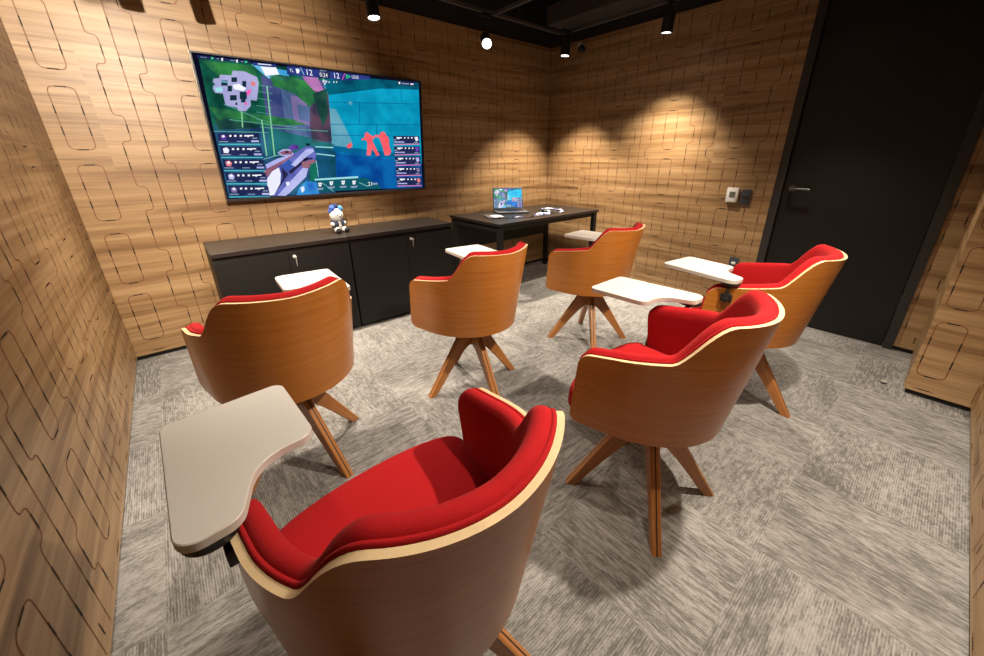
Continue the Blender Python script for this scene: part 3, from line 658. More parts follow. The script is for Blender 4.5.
# black shadow gap under the cladding and black masonry above it
for nm, lo, hi in (('baseboard_front', (0, -.001+.012, 0), (W, .06, .03)), ('baseboard_left', (-.06, B, 0), (-.012, 0, .03)), ('baseboard_right', (W+.012, DY1, 0), (W+.06, 0, .03)),
                   ('baseboard_right_far', (W+.012, PY, 0), (W+.06, DY2, .03)), ('baseboard_right_boxed', (PX+.012, B, 0), (W+.06, PY-.012, .03)), ('baseboard_back', (0, B-.06, 0), (PX, B-.012, .03)),
                   ('wall_front_upper', (-.06, .012, H), (W+.06, .06, CZ)), ('wall_left_upper', (-.06, B-.06, H), (-.012, .06, CZ)), ('wall_right_upper', (W+.012, B-.06, H), (W+.06, .06, CZ)), ('wall_back_upper', (-.06, B-.06, H), (W+.06, B-.012, CZ))):
    bm = bmesh.new(); box(bm, lo, hi); struct(link(nm, bm, M['kick'] if nm[:4] == 'base' else M['black'], smooth=False))

# door: frame, leaf, lever, cylinder lock
fr = bmesh.new()
box(fr, (W-.012, DY1-.055, 0), (W+.06, DY1, H), bevel=.002); box(fr, (W-.012, DY2, 0), (W+.06, DY2+.05, H), bevel=.002)
box(fr, (W-.012, DY2+.05, 2.32), (W+.06, DY1-.055, H), bevel=.002)
door = struct(link('door_1', fr, M['doorframe'], smooth=False))
bm = bmesh.new(); box(bm, (W+.012, DY2+.056, .006), (W+.05, DY1-.063, 2.315), bevel=.0015)
leaf = link('door_leaf', bm, M['door'], door, smooth=False)
bm = bmesh.new(); cyl(bm, (W+.012, -2.50, 1.04), (W+.004, -2.50, 1.04), .024, mi=0); cyl(bm, (W+.005, -2.50, 1.04), (W-.045, -2.50, 1.04), .009)
tube(bm, [(W-.042, -2.495, 1.04), (W-.045, -2.53, 1.04), (W-.045, -2.62, 1.038)], .008, 12)
link('door_handle', bm, M['gunmetal'], leaf)
bm = bmesh.new(); cyl(bm, (W+.012, -2.50, .965), (W+.002, -2.50, .965), .022); cyl(bm, (W+.003, -2.50, .968), (W-.004, -2.50, .968), .008)
link('lock_cylinder', bm, M['steel'], leaf)
bm = bmesh.new()
for zz in (.30, 2.0): cyl(bm, (W-.004, DY2+.053, zz), (W-.004, DY2+.053, zz+.09), .006, n=12)
link('hinge', bm, M['steel'], door)

# ceiling services
bm = bmesh.new(); box(bm, (3.70, B, 2.50), (3.97, -.2, 2.66), bevel=.004); [box(bm, (xx, yy, 2.64), (xx+.012, yy+.02, CZ)) for xx in (3.72, 3.94) for yy in (-.6, -1.8, -3.0)]; tag(link('air_duct', bm, M['duct'], smooth=False), 'dark grey rectangular duct running along the ceiling above the right wall', 'duct')
for i, (x, lab) in enumerate(((1.1, 'dark ceiling beam nearest the left wall'), (2.3, 'dark ceiling beam crossing above the middle of the room'))):
    bm = bmesh.new(); box(bm, (x, B, 2.68), (x+.14, 0, CZ)); o = link('trim_%d' % (i+1), bm, M['ceil'], smooth=False); struct(o)
def rail(name, p, q, lab, r=.013):
    bm = bmesh.new(); p, q = Vector(p), Vector(q)
    lo = [min(p[i], q[i])-(0 if abs(p[i]-q[i]) > .01 else r) for i in range(3)]; hi = [max(p[i], q[i])+(0 if abs(p[i]-q[i]) > .01 else r) for i in range(3)]
    box(bm, lo, hi, bevel=.002)
    # drop rods to the slab
    d = q-p; n = max(2, int(d.length/1.1)+1)
    for i in range(n):
        c = p+d*((i+.5)/n); cyl(bm, c, (c.x, c.y, CZ), .004, n=8)
    return tag(link(name, bm, M['duct'], smooth=False), lab, 'lighting track', 'lighting tracks under the ceiling')
rail('lighting_track', (.42, -.46, 2.37), (3.62, -.46, 2.37), 'dark lighting track running above the television wall')
rail('lighting_track', (3.64, B+.3, 2.37), (3.64, -.47, 2.37), 'dark lighting track running beside the right wall')
rail('lighting_track', (.40, B+.3, 2.37), (.40, -.47, 2.37), 'dark lighting track running beside the left wall')
rail('lighting_track', (.42, -3.20, 2.37), (3.62, -3.20, 2.37), 'dark lighting track running beside the back wall')
rail('lighting_track', (2.80, -3.18, 2.37), (2.80, -.48, 2.37), 'dark cross track joining the track above the television wall from the room middle')

SPOT_ENERGY = 235
WARM = (1.0, .85, .68)
def track_spot(x, y, target, lab, zl=2.15, power=1.0, size=95, blend=.6, dim=True, col=WARM):
    """cylindrical track head; the lens end sits at (x, y, zl) and looks at target"""
    root = empty('track_spotlight', (x, y, 2.357)); tag(root, lab, 'spotlight', 'black track spotlights')
    d = (Vector(target)-Vector((x, y, zl))).normalized()
    bm = bmesh.new(); box(bm, (-.05, -.017, -.022), (.05, .017, 0), bevel=.003); cyl(bm, (0, 0, -.02), (0, 0, -.075), .008, n=12)
    link('track_adapter', bm, M['steel'], root)
    lp = Vector((0, 0, zl-2.357))
    bm = bmesh.new(); r = .043
    back = lp-d*.135
    cyl(bm, back, lp, r, n=32, caps=False); cyl(bm, back-d*.008, back, r*.8, r, n=32); cyl(bm, lp-d*.012, lp, r*.88, r*.88, n=32, caps=False)
    # flat rim between inner and outer wall
    x_ = d.orthogonal().normalized(); y_ = d.cross(x_)
    ro = [bm.verts.new(lp+(x_*math.cos(2*PI*i/32)+y_*math.sin(2*PI*i/32))*r) for i in range(32)]
    ri = [bm.verts.new(lp+(x_*math.cos(2*PI*i/32)+y_*math.sin(2*PI*i/32))*r*.88) for i in range(32)]
    for i in range(32): bm.faces.new((ro[i], ro[(i+1) % 32], ri[(i+1) % 32], ri[i]))
    link('housing', bm, M['bplastic'], root)
    bm = bmesh.new(); cyl(bm, lp-d*.012, lp-d*.006, r*.86, n=32); link('lens', bm, M['lens'], root)
    L = bpy.data.lights.new('spot_beam', 'SPOT'); L.energy = SPOT_ENERGY*power; L.color = col; L.spot_size = R(size); L.spot_blend = 1.0 if size < 100 and 'right wall, left' in lab else blend; L.shadow_soft_size = .028
    lo = bpy.data.objects.new('lamp_beam', L); C.objects.link(lo); lo.parent = root
    lo.location = lp+d*.004; lo.rotation_euler = d.to_track_quat('-Z', 'Y').to_euler()
    return root
SPOTS = [
    (1.75, -.46, (1.75, -.80, 0), 'black cylinder spotlight hanging above the television, leftmost of those in sight', 1.15, 80),
    (2.72, -.46, (1.4, -2.6, .6), 'spotlight with glaring white lens turned to the viewer, above the right end of the television', 0.15, 56),
    (3.54, -.60, (3.44, -.50, 0), 'black cylinder spotlight nearest the room corner above the desk', 1.3, 88),
    (3.60, -1.55, (3.70, -1.35, 0), 'black cylinder spotlight hanging in front of the upper right wall, left of the door', 1.3, 94),
    (.78, -.46, (.90, -1.0, 0), 'black cylinder spotlight above the left end of the cabinets, out of the picture top', 0.9, 80),
    (.40, -1.45, (.8, -1.4, 0), 'black cylinder spotlight on the left track nearest the television wall', 0.5, 82),
    (.40, -2.75, (.50, 0, 1.5), 'black cylinder spotlight on the left track, aimed at the television wall', 2.3, 60),
    (1.95, -3.20, (1.95, -2.75, 0), 'black cylinder spotlight on the back track, middle of the wall', 1.15, 116),
    (1.20, -3.20, (1.25, -2.75, 0), 'black cylinder spotlight on the back track nearest the left wall', 0.3, 116),
    (3.55, -2.55, (3.1, -2.9, 0), 'black cylinder spotlight on the right track in front of the door', 0.55, 86),
    (.50, -.46, (.45, -.8, 0), 'black cylinder spotlight in the corner of the television wall and left wall, above the picture', .35, 70),
]
for x, y, t, lab, pw, sz in SPOTS: track_spot(x, y, t, lab, power=pw, size=sz, zl=2.09 if (x < 1 and y > -.5) else 2.21 if 'aimed' in lab else 2.15)

# small sensor on the wall top near the corner
s = empty('ceiling_sensor', (W-.004, -.42, 2.33)); tag(s, 'small cream and black swivel sensor on the right wall top near the corner', 'sensor')
bm = bmesh.new(); cyl(bm, (.0, 0, .01), (-.03, 0, 0), .032, .026); cyl(bm, (-.03, 0, -.005), (-.06, -.01, -.05), .007, n=12); link('bracket', bm, M['cream'], s)
bm = bmesh.new(); ball(bm, (-.07, -.055, -.045), .038, (1, 1, 1)); cyl(bm, (-.065, -.02, -.052), (-.07, -.05, -.045), .012, n=12); link('sensor_head', bm, M['bplastic'], s)

# ---------------------------------------------------------------- television
TVX, TVZ, TVW, TVT, TVA = .7171, 1.002, 1.5485, .07, R(3.88)
TVH = TVW*9/16*1.01
tv = empty('television', (TVX, -TVT, TVZ)); tag(tv, 'large flat television showing a shooter game broadcast, mounted on the wood wall', 'television')
tv.rotation_euler = (TVA, 0, 0)            # leans forward at the top
TVD = .035
bm = bmesh.new()
box(bm, (0, .002, 0), (TVW, TVD, TVH), bevel=.003)
link('back_case', bm, M['tvframe'], tv, smooth=False)
bm = bmesh.new(); e = .009
for lo, hi in (((0, -.006, 0), (TVW, .003, e*1.8)), ((0, -.006, TVH-e), (TVW, .003, TVH)), ((0, -.006, e), (e, .003, TVH-e)), ((TVW-e, -.006, e), (TVW, .003, TVH-e))):
    box(bm, lo, hi, bevel=.001)
link('bezel', bm, M['tvframe'], tv, smooth=False)
bm = bmesh.new(); box(bm, (-.003, -.004, -.002), (-.0002, .030, TVH+.002), bevel=.0008); link('side_trim', bm, M['silver'], tv, smooth=False)['label'] = 'thin silver edge strip of the television'
bm = bmesh.new(); box(bm, (TVW+.0002, -.004, -.002), (TVW+.003, .030, TVH+.002), bevel=.0008); link('side_trim', bm, M['silver'], tv, smooth=False)['label'] = 'thin silver edge strip of the television'
bm = bmesh.new(); box(bm, (.5, TVD, .2), (1.05, .058, .6), bevel=.004); link('wall_mount', bm, M['steel'], tv, smooth=False)

def glyph_mesh(s):
    cu = bpy.data.curves.new('t', 'FONT'); cu.body = s; cu.size = 1; cu.resolution_u = 3
    o = bpy.data.objects.new('t', cu); C.objects.link(o)
    dg = bpy.context.evaluated_depsgraph_get(); me = bpy.data.meshes.new_from_object(o.evaluated_get(dg))
    vs = [v.co.copy() for v in me.vertices]; fs = [tuple(p.vertices) for p in me.polygons]
    bpy.data.objects.remove(o); bpy.data.curves.remove(cu); bpy.data.meshes.remove(me)
    x0 = min(v.x for v in vs); x1 = max(v.x for v in vs); y0 = min(v.y for v in vs); y1 = max(v.y for v in vs)
    return [((v.x-x0)/(x1-x0), (v.y-y0)/(y1-y0)) for v in vs], fs
cols = sorted(EM); mats = [M['tvframe']]+[emit('screen_'+c, EM[c][0], 1.0, EM[c][1], 7) for c in cols]
cidx = {c: i+1 for i, c in enumerate(cols)}
def screen_mesh(bm, w, h, e, base=0, step=.00018, full=True):
    """picture plane in x (right), z (up); layers step towards -y"""
    vs = [bm.verts.new(p) for p in ((e, base, e), (w-e, base, e), (w-e, base, h-e), (e, base, h-e))]
    bm.faces.new(vs).material_index = cidx['black']
    def put(u, v, l): return bm.verts.new((e+(w-2*e)*u, base-step*l, e+(h-2*e)*v))
    for c, l, pts in SCREEN_ART:
        try: f = bm.faces.new([put(u, v, l) for u, v in pts])
        except ValueError: continue
        f.material_index = cidx[c]
    if full:
        for s_, c, (u, v), uw, vh in SCREEN_TEXT:
            g, fs = glyph_mesh(s_); vv = [put(u+gx*uw, v+gy*vh, 9) for gx, gy in g]
            for f in fs:
                q = bm.faces.new([vv[i] for i in f]); q.material_index = cidx[c]
bm = bmesh.new(); screen_mesh(bm, TVW, TVH, .009, base=-.001)
bmesh.ops.triangulate(bm, faces=[f for f in bm.faces if len(f.verts) > 4])
link('screen', bm, mats, tv, smooth='keep')

# ---------------------------------------------------------------- low cabinets
def cabinet(x0, x1, lab):
    root = empty('low_cabinet', (x0, 0, 0)); w = x1-x0; d = .495; tag(root, lab, 'cabinet', 'black low cabinets under the television')
    bm = bmesh.new()
    box(bm, (.003, -d+.022, .02), (.021, -.012, .705), bevel=.001); box(bm, (w-.021, -d+.022, .02), (w-.003, -.012, .705), bevel=.001)
    box(bm, (.021, -.03, .02), (w-.021, -.012, .705)); box(bm, (.021, -d+.022, .02), (w-.021, -.03, .04)); box(bm, (.021, -d+.03, .66), (w-.021, -.03, .705))
    for xx in (.03, w-.07):
        for yy in (-d+.05, -.08): box(bm, (xx, yy, 0), (xx+.04, yy+.04, .02))
    link('body', bm, M['cab'], root, smooth=False)
    bm = bmesh.new(); box(bm, (.001, -d, .713), (w-.001, -.010, .74), bevel=.0012); link('top', bm, M['cabtop'], root, smooth=False)
    for k in range(2):
        a, b_ = (.004, w/2-.0012) if k == 0 else (w/2+.0012, w-.004)
        bm = bmesh.new(); box(bm, (a, -d+.003, .024), (b_, -d+.021, .688), bevel=.001)
        dr = link('door', bm, M['cab'], root, smooth=False)
        if k == 0:
            lx = b_-.03
        else:
            lx = None
        if k == 1:
            lx = a+.035
            bm = bmesh.new(); cyl(bm, (lx, -d+.003, .655), (lx, -d-.006, .655), .011); cyl(bm, (lx, -d-.006, .655), (lx, -d-.009, .655), .008)
            lk = link('lock', bm, M['chrome'], dr)
            bm = bmesh.new(); box(bm, (lx-.001, -d-.030, .650), (lx+.001, -d-.008, .660)); cyl(bm, (lx-.0012, -d-.036, .655), (lx+.0012, -d-.036, .655), .011, n=16)
            tube(bm, [(lx, -d-.036+.006*math.cos(t), .638+.012*math.sin(t)) for t in [2*PI*i/14 for i in range(14)]], .0009, 6, closed=True)
            box(bm, (lx-.001, -d-.040, .596), (lx+.001, -d-.033, .630)); link('key', bm, M['chrome'], lk)
    return root
cabinet(.523, 1.352, 'black two-door low cabinet at the left end, under the television')
cabinet(1.356, 2.275, 'black two-door low cabinet beside the desk, right of the plush toy')

# ---------------------------------------------------------------- desk
dk = empty('desk', (2.50, -.10, 0)); tag(dk, 'black desk with square metal frame legs in the room corner, laptop on it', 'desk')
DX, DYd, DZ = 1.41, .76, .742
bm = bmesh.new(); box(bm, (0, -DYd, DZ-.025), (DX, 0, DZ), bevel=.0015); link('desktop', bm, M['desktop'], dk, smooth=False)
t = .045
for x in (.012, DX-.012-t):
    for y in (-DYd+.012, -.012-t):
        bm = bmesh.new(); box(bm, (x, y, 0), (x+t, y+t, DZ-.03), bevel=.002); link('leg', bm, M['steel'], dk, smooth=False)
bm = bmesh.new()
for x in (.012, DX-.012-t): box(bm, (x+.001, -DYd+.012+t, DZ-.075), (x+t-.001, -.012-t, DZ-.032), bevel=.002)
for y in (-DYd+.03, -.06): box(bm, (.012+t, y, DZ-.07), (DX-.012-t, y+.03, DZ-.032), bevel=.002)
for x in (.02, DX-.05):
    for y in (-DYd+.02, -.05): box(bm, (x, y, DZ-.032), (x+.03, y+.03, DZ-.0255))
link('frame', bm, M['steel'], dk, smooth=False)
bm = bmesh.new(); box(bm, (.06, -.048, .40), (DX-.06, -.03, DZ-.033), bevel=.001); link('modesty_panel', bm, M['cab'], dk, smooth=False)
bm = bmesh.new()
for k in range(2): cyl(bm, (-.002, -.60+k*.02, DZ-.05), (.012, -.60+k*.02, DZ-.05), .004, n=10)

bm.free()

# laptop
lp = empty('laptop', (3.075, -.37, DZ), R(-28)); tag(lp, 'open dark grey laptop showing the same game, on the black desk', 'laptop')
lw, ld = .325, .225
bm = bmesh.new(); box(bm, (-lw/2, -ld/2, .001), (lw/2, ld/2, .017), bevel=.004); link('base', bm, M['gplastic'], lp)
bm = bmesh.new(); box(bm, (-lw/2+.02, -ld/2+.085, .0172), (lw/2-.02, ld/2-.02, .0185))
for i in range(13):
    for j in range(5):
        x = -lw/2+.026+i*.0213; y = -ld/2+.09+j*.0225; box(bm, (x, y, .0185), (x+.0175, y+.0185, .0205))
link('keyboard', bm, M['bplastic'], lp, smooth=False)
bm = bmesh.new(); box(bm, (-.05, -ld/2+.012, .0171), (.05, -ld/2+.075, .0178)); link('trackpad', bm, M['slate'], lp, smooth=False)
lid = bmesh.new(); lh = .225; tilt = R(-14)
box(lid, (-lw/2, .0, 0), (lw/2, .006, lh), bevel=.002)
lo_ = link('lid', lid, M['gplastic'], lp); lo_.location = (0, ld/2-.006, .017); lo_.rotation_euler = (tilt, 0, 0)
bm = bmesh.new(); screen_mesh(bm, lw-.012, lh-.020, .001, base=0, step=.00006, full=False)
bmesh.ops.triangulate(bm, faces=[f for f in bm.faces if len(f.verts) > 4])
scr = link('screen', bm, [M['bplastic']]+[emit('laptop_'+c, tuple(min(1, v*1.9+.05) for v in EM[c][0]), 1.0, tuple(min(1, v*1.9+.05) for v in EM[c][1]) if EM[c][1] else None, 30) for c in cols], lo_, smooth='keep')
scr.location = (-lw/2+.006, -.0006, .014)

# things around the laptop
bm = bmesh.new(); tube(bm, [(2.955, -.20, DZ+.028), (2.95, -.19, DZ+.03), (2.90, -.15, DZ+.022), (2.86, -.13, DZ+.008), (2.80, -.15, DZ+.0035), (2.70, -.22, DZ+.0035)], .003, 8)
tag(link('power_cable', bm, M['bplastic']), 'thin black cable looping from the left side of the laptop onto the desk', 'cable')
nb = empty('notebook', (2.735, -.50, DZ), R(-20)); tag(nb, 'dark covered notebook with pale sheet on top, left of the laptop', 'notebook')
bm = bmesh.new(); box(bm, (-.075, -.11, .0005), (.075, .11, .012), bevel=.003); link('cover', bm, M['gplastic'], nb)
bm = bmesh.new(); box(bm, (-.030, -.10, .0122), (.068, .020, .0140), bevel=.0006); link('sheet', bm, M['lany'], nb, smooth=False)['label'] = 'pale blue-white sheet'
ms = empty('computer_mouse', (3.31, -.62, DZ+.001), R(-35)); tag(ms, 'small black computer mouse right of the laptop', 'mouse')
bm = bmesh.new(); ball(bm, (0, 0, .012), .05, (.62, 1, .5)); 
for v in bm.verts:
    if v.co.z < 0: v.co.z = 0
link('body', bm, M['bplastic'], ms)
bm = bmesh.new(); cyl(bm, (-.004, .024, .036), (.004, .024, .036), .007, n=14); link('scroll_wheel', bm, M['slate'], ms)
def ribbon(name, pts, w, mats, lab, cat, grp=None):
    bm = bmesh.new(); prev = None; fine = []
    P_ = [Vector((x, y, 0)) for x, y in pts]
    for i in range(len(P_)-1):
        a, b_, c, d = P_[max(0, i-1)], P_[i], P_[i+1], P_[min(len(P_)-1, i+2)]
        for k in range(8):
            t = k/8; fine.append(.5*((2*b_)+(c-a)*t+(2*a-5*b_+4*c-d)*t*t+(3*b_-a-3*c+d)*t**3))
    for i, p in enumerate(fine):
        q = fine[min(i+1, len(fine)-1)]-fine[max(0, i-1)]; nn = Vector((-q.y, q.x, 0)).normalized()*w/2
        z = DZ+.0012+.005*(.5+.5*math.sin(i*.55)); tl = Vector((0, 0, .004*math.sin(i*.31)+.004))
        cur = [bm.verts.new(p+nn+Vector((0, 0, z))), bm.verts.new(p-nn+Vector((0, 0, z))+tl), bm.verts.new(p-nn+Vector((0, 0, z+.0012))+tl), bm.verts.new(p+nn+Vector((0, 0, z+.0012)))]
        if prev:
            for k in range(4): bm.faces.new((prev[k], prev[(k+1) % 4], cur[(k+1) % 4], cur[k])).material_index = (i//6) % 2 if k == 2 else 0
        prev = cur
    return tag(link(name, bm, mats, smooth=False), lab, cat, grp)
ribbon('lanyard', [(2.78, -.60), (2.83, -.67), (2.90, -.68), (2.99, -.74), (3.08, -.70), (3.14, -.74), (3.20, -.69), (3.25, -.73), (3.28, -.70), (3.22, -.645), (3.13, -.66)], .022, [M['lany'], M['lanyb']], 'white and blue ribbon lanyard lying along the desk front edge before the laptop', 'lanyard')
ribbon('lanyard', [(3.38, -.45), (3.44, -.52), (3.40, -.60), (3.36, -.68), (3.42, -.72), (3.50, -.70), (3.56, -.62), (3.60, -.52), (3.54, -.44), (3.46, -.46), (3.48, -.58)], .020, [M['lany'], M['lanyb']], 'white and blue ribbon lanyard coiled right of the mouse', 'lanyard')

# ---------------------------------------------------------------- plush toy
pt = empty('plush_toy', (1.362, -.27, .74), R(14)); tag(pt, 'small white plush toy with blue pompom hair and navy jacket sitting on the cabinets', 'plush toy')
bm = bmesh.new(); ball(bm, (0, 0, .055), .040, (1, .85, 1.05)); 
for sx in (-1, 1):
    ball(bm, (sx*.047, -.012, .070), .017, (1, 1, .9)); ball(bm, (sx*.030, -.035, .024), .021, (.9, 1.4, .95))
ball(bm, (0, 0, .133), .050, (1.0, .94, 1.06))
link('body', bm, M['plush'], pt)
bm = bmesh.new()
for k in range(2):
    sx = (-1, 1)[k]
    ball(bm, (sx*.024, .001, .066), .034, (.72, 1.22, 1.0)); ball(bm, (sx*.040, -.006, .076), .018, (1.05, 1.1, .9))
link('jacket', bm, M['pnavy'], pt)
for sx in (-1, 1):
    bm = bmesh.new(); ball(bm, (sx*.036, -.060, .021), .0205, (1, .85, 1)); link('foot', bm, M['plushb'], pt)
for sx in (-1, 1):
    bm = bmesh.new(); ball(bm, (sx*.017, -.0445, .133), .0045, (1, .6, 1.2), 12); link('eye', bm, M['plushb'], pt)
bm = bmesh.new(); ball(bm, (0, -.0475, .122), .005, (1.2, .6, .8), 12); link('nose', bm, M['plushb'], pt)
for (x, y, z, r, mt) in ((-.030, -.005, .185, .022, 'pblue'), (.0, -.004, .196, .020, 'pdark'), (.028, -.014, .178, .023, 'pteal'), (.012, .020, .192, .022, 'pteal'), (-.042, .004, .165, .015, 'pblue'), (-.012, .018, .190, .020, 'pdark')):
    bm = bmesh.new(); rr = bmesh.ops.create_icosphere(bm, subdivisions=3, radius=r)
    for v in bm.verts: v.co = v.co*(1+random.uniform(-.09, .09))+Vector((x, y, z))
    link('hair_pompom', bm, M[mt], pt, angle=180)

# ---------------------------------------------------------------- wall plates, floor pin
th = empty('thermostat', (W, -2.105, .967)); tag(th, 'white wall thermostat with small grey display, left of the dark switch plate', 'thermostat')
bm = bmesh.new(); box(bm, (-.024, -.045, -.058), (-.001, .045, .058), bevel=.006); link('housing', bm, M['wplastic'], th)
bm = bmesh.new(); box(bm, (-.0255, -.024, -.018), (-.0235, .020, .028), bevel=.0005); link('display', bm, M['lcd'], th, smooth=False)
bm = bmesh.new(); box(bm, (-.026, -.03, -.05), (-.024, .03, -.028), bevel=.0005); link('button_strip', bm, M['wplastic'], th, smooth=False)
sw = empty('switch_plate', (W, -2.205, .955)); tag(sw, 'slate grey wall switch plate between the thermostat and the door', 'switch')
bm = bmesh.new(); box(bm, (-.010, -.036, -.060), (-.001, .036, .060), bevel=.003); link('plate', bm, M['slate'], sw)
bm = bmesh.new(); box(bm, (-.0135, -.020, -.011), (-.0095, .020, .011), bevel=.001); link('rocker', bm, M['bplastic'], sw)
ou = empty('socket_plate', (W, -2.222, .395)); tag(ou, 'slate grey wall socket plate low on the wall, behind the far right writing tablet', 'socket')
bm = bmesh.new(); box(bm, (-.010, -.036, -.060), (-.001, .036, .060), bevel=.003); link('plate', bm, M['slate'], ou)
bm = bmesh.new(); box(bm, (-.0125, -.016, .0), (-.0095, .016, .022), bevel=.001); link('socket', bm, M['wplastic'], ou)['label'] = 'white socket insert'
sp = empty('socket_plate', (PX, -3.535, 1.03)); tag(sp, 'dark wall plate at the right picture edge, on the boxed wall', 'switch')
bm = bmesh.new(); box(bm, (-.010, -.036, -.060), (-.001, .036, .060), bevel=.003); link('plate', bm, M['slate'], sp)
bm = bmesh.new(); box(bm, (-.0125, -.012, .0), (-.0095, .020, .022), bevel=.001); link('socket', bm, M['wplastic'], sp)
fp = empty('door_stop', (3.37, -3.335, 0)); tag(fp, 'tiny metal door stop on the grey carpet near the door', 'door stop')
bm = bmesh.new(); lathe(bm, [(0, .0), (.016, .0), (.016, .004), (.008, .006), (.008, .016), (.013, .018), (.013, .025), (0, .027)], n=20); link('post', bm, M['chrome'], fp)
bm = bmesh.new(); lathe(bm, [(.0085, .007), (.0125, .008), (.0125, .014), (.0085, .015)], n=20); link('rubber_ring', bm, M['bplastic'], fp)

# ---------------------------------------------------------------- the chairs
S = dict(w=.2622, f=.1378, d=.2920, za=.6802, zt=.8609, zb=.4098, zbf=.4115, tp=.8291, ys=-.126, yt=-.236, fs=.0247, sp=.0906, ex=.9794, tf=.9954, g=.0443, bow=-.0138)
LA = S['f']/(S['f']+1.57*S['d'])
def plan(t):
    a = abs(t)
    if a > 1-LA: x, y = S['w'], S['f']*(a-(1-LA))/LA
    else:
        ph = a/(1-LA)*PI/2; x, y = S['w']*math.sin(ph)**S['ex'], -S['d']*math.cos(ph)**S['ex']
    return x+S['sp']*(y+S['d']) if a > .02 else x+S['sp']*(y+S['d']), y
def heights(t):
    x, y = plan(t)
    u = min(1, max(0, (S['ys']-y)/(S['ys']-S['yt']))); u = u*u*(3-2*u)
    arm = S['za']+S['g']*min(1, max(0, (S['f']-y)/(S['f']-S['ys'])))
    top = arm+(S['zt']-arm)*u+S['bow']*(1-min(1, abs(x)/S['w']))*u
    v = min(1, max(0, (y+S['d'])/(S['f']+S['d']))); bot = S['zb']+(S['zbf']-S['zb'])*v*v
    e = S['f']-y; r = .038
    if e < r and abs(t) > .5:
        c = r-math.sqrt(max(0, r*r-(r-e)**2)); top -= c; bot += c*.9
    return top, bot, v
def surf(t, z):
    x, y = plan(t); _, _, v = heights(t)
    q = (z-S['zb'])/(S['za']-S['zb']); tk = S['tp']+(S['tf']-S['tp'])*v; k = tk+(1-tk)*q
    return Vector(((1 if t >= 0 else -1)*x*k, y*(k if y < 0 else 1)+S['fs']*v*v*(1-q), z))
def frame(t, z):
    """outer surface point and horizontal inward normal"""
    e = 1e-3; t0, t1 = max(-1, t-e), min(1, t+e)
    if abs(t) < .01: t0, t1 = -.02, .02
    d = surf(t1, z)-surf(t0, z); d.z = 0; d.normalize()
    return surf(t, z), Vector((-d.y, d.x, 0))          # inward for t running left to right round the back
TS = []
for i in range(97):
    s_ = -1+2*i/96; TS.append(s_)
TS = sorted(set([round(x, 5) for x in TS]+[round(sg*(1-LA*q), 5) for sg in (-1, 1) for q in (.004, .015, .035, .06, .1, .15, .22, .28)]))
TH = .013

def build_shell(parent):
    bm = bmesh.new(); uvl = bm.loops.layers.uv.new('UVMap'); NH = 12
    outer, inner, arc = [], [], [0]
    for i, t in enumerate(TS):
        top, bot, _ = heights(t); o, n_ = [], []
        for k in range(NH+1):
            z = bot+(top-bot)*k/NH; p, nn = frame(t, z)
            o.append(bm.verts.new(p)); n_.append(bm.verts.new(p+nn*TH))
        outer.append(o); inner.append(n_)
        if i: arc.append(arc[-1]+(surf(t, .6)-surf(TS[i-1], .6)).length)
    def face(vs, uvs, mi):
        f = bm.faces.new(vs); f.material_index = mi
        for l, uv in zip(f.loops, uvs): l[uvl].uv = uv
    for i in range(len(TS)-1):
        for k in range(NH):
            for g, fl in ((outer, 0), (inner, 1)):
                vs = [g[i][k], g[i+1][k], g[i+1][k+1], g[i][k+1]]; uvs = [(arc[i], vs[0].co.z), (arc[i+1], vs[1].co.z), (arc[i+1], vs[2].co.z), (arc[i], vs[3].co.z)]
                face(vs, uvs, 0)
        for k in (0, NH):
            vs = [outer[i][k], outer[i+1][k], inner[i+1][k], inner[i][k]]; face(vs, [(arc[i], 0), (arc[i+1], 0), (arc[i+1], .01), (arc[i], .01)], 1)
    for i in (0, len(TS)-1):
        for k in range(NH):
            vs = [outer[i][k], inner[i][k], inner[i][k+1], outer[i][k+1]]; face(vs, [(0, v.co.z) for v in vs], 1)
    o = link('shell', bm, [M['shell'], M['ply']], parent, angle=50)
    return o

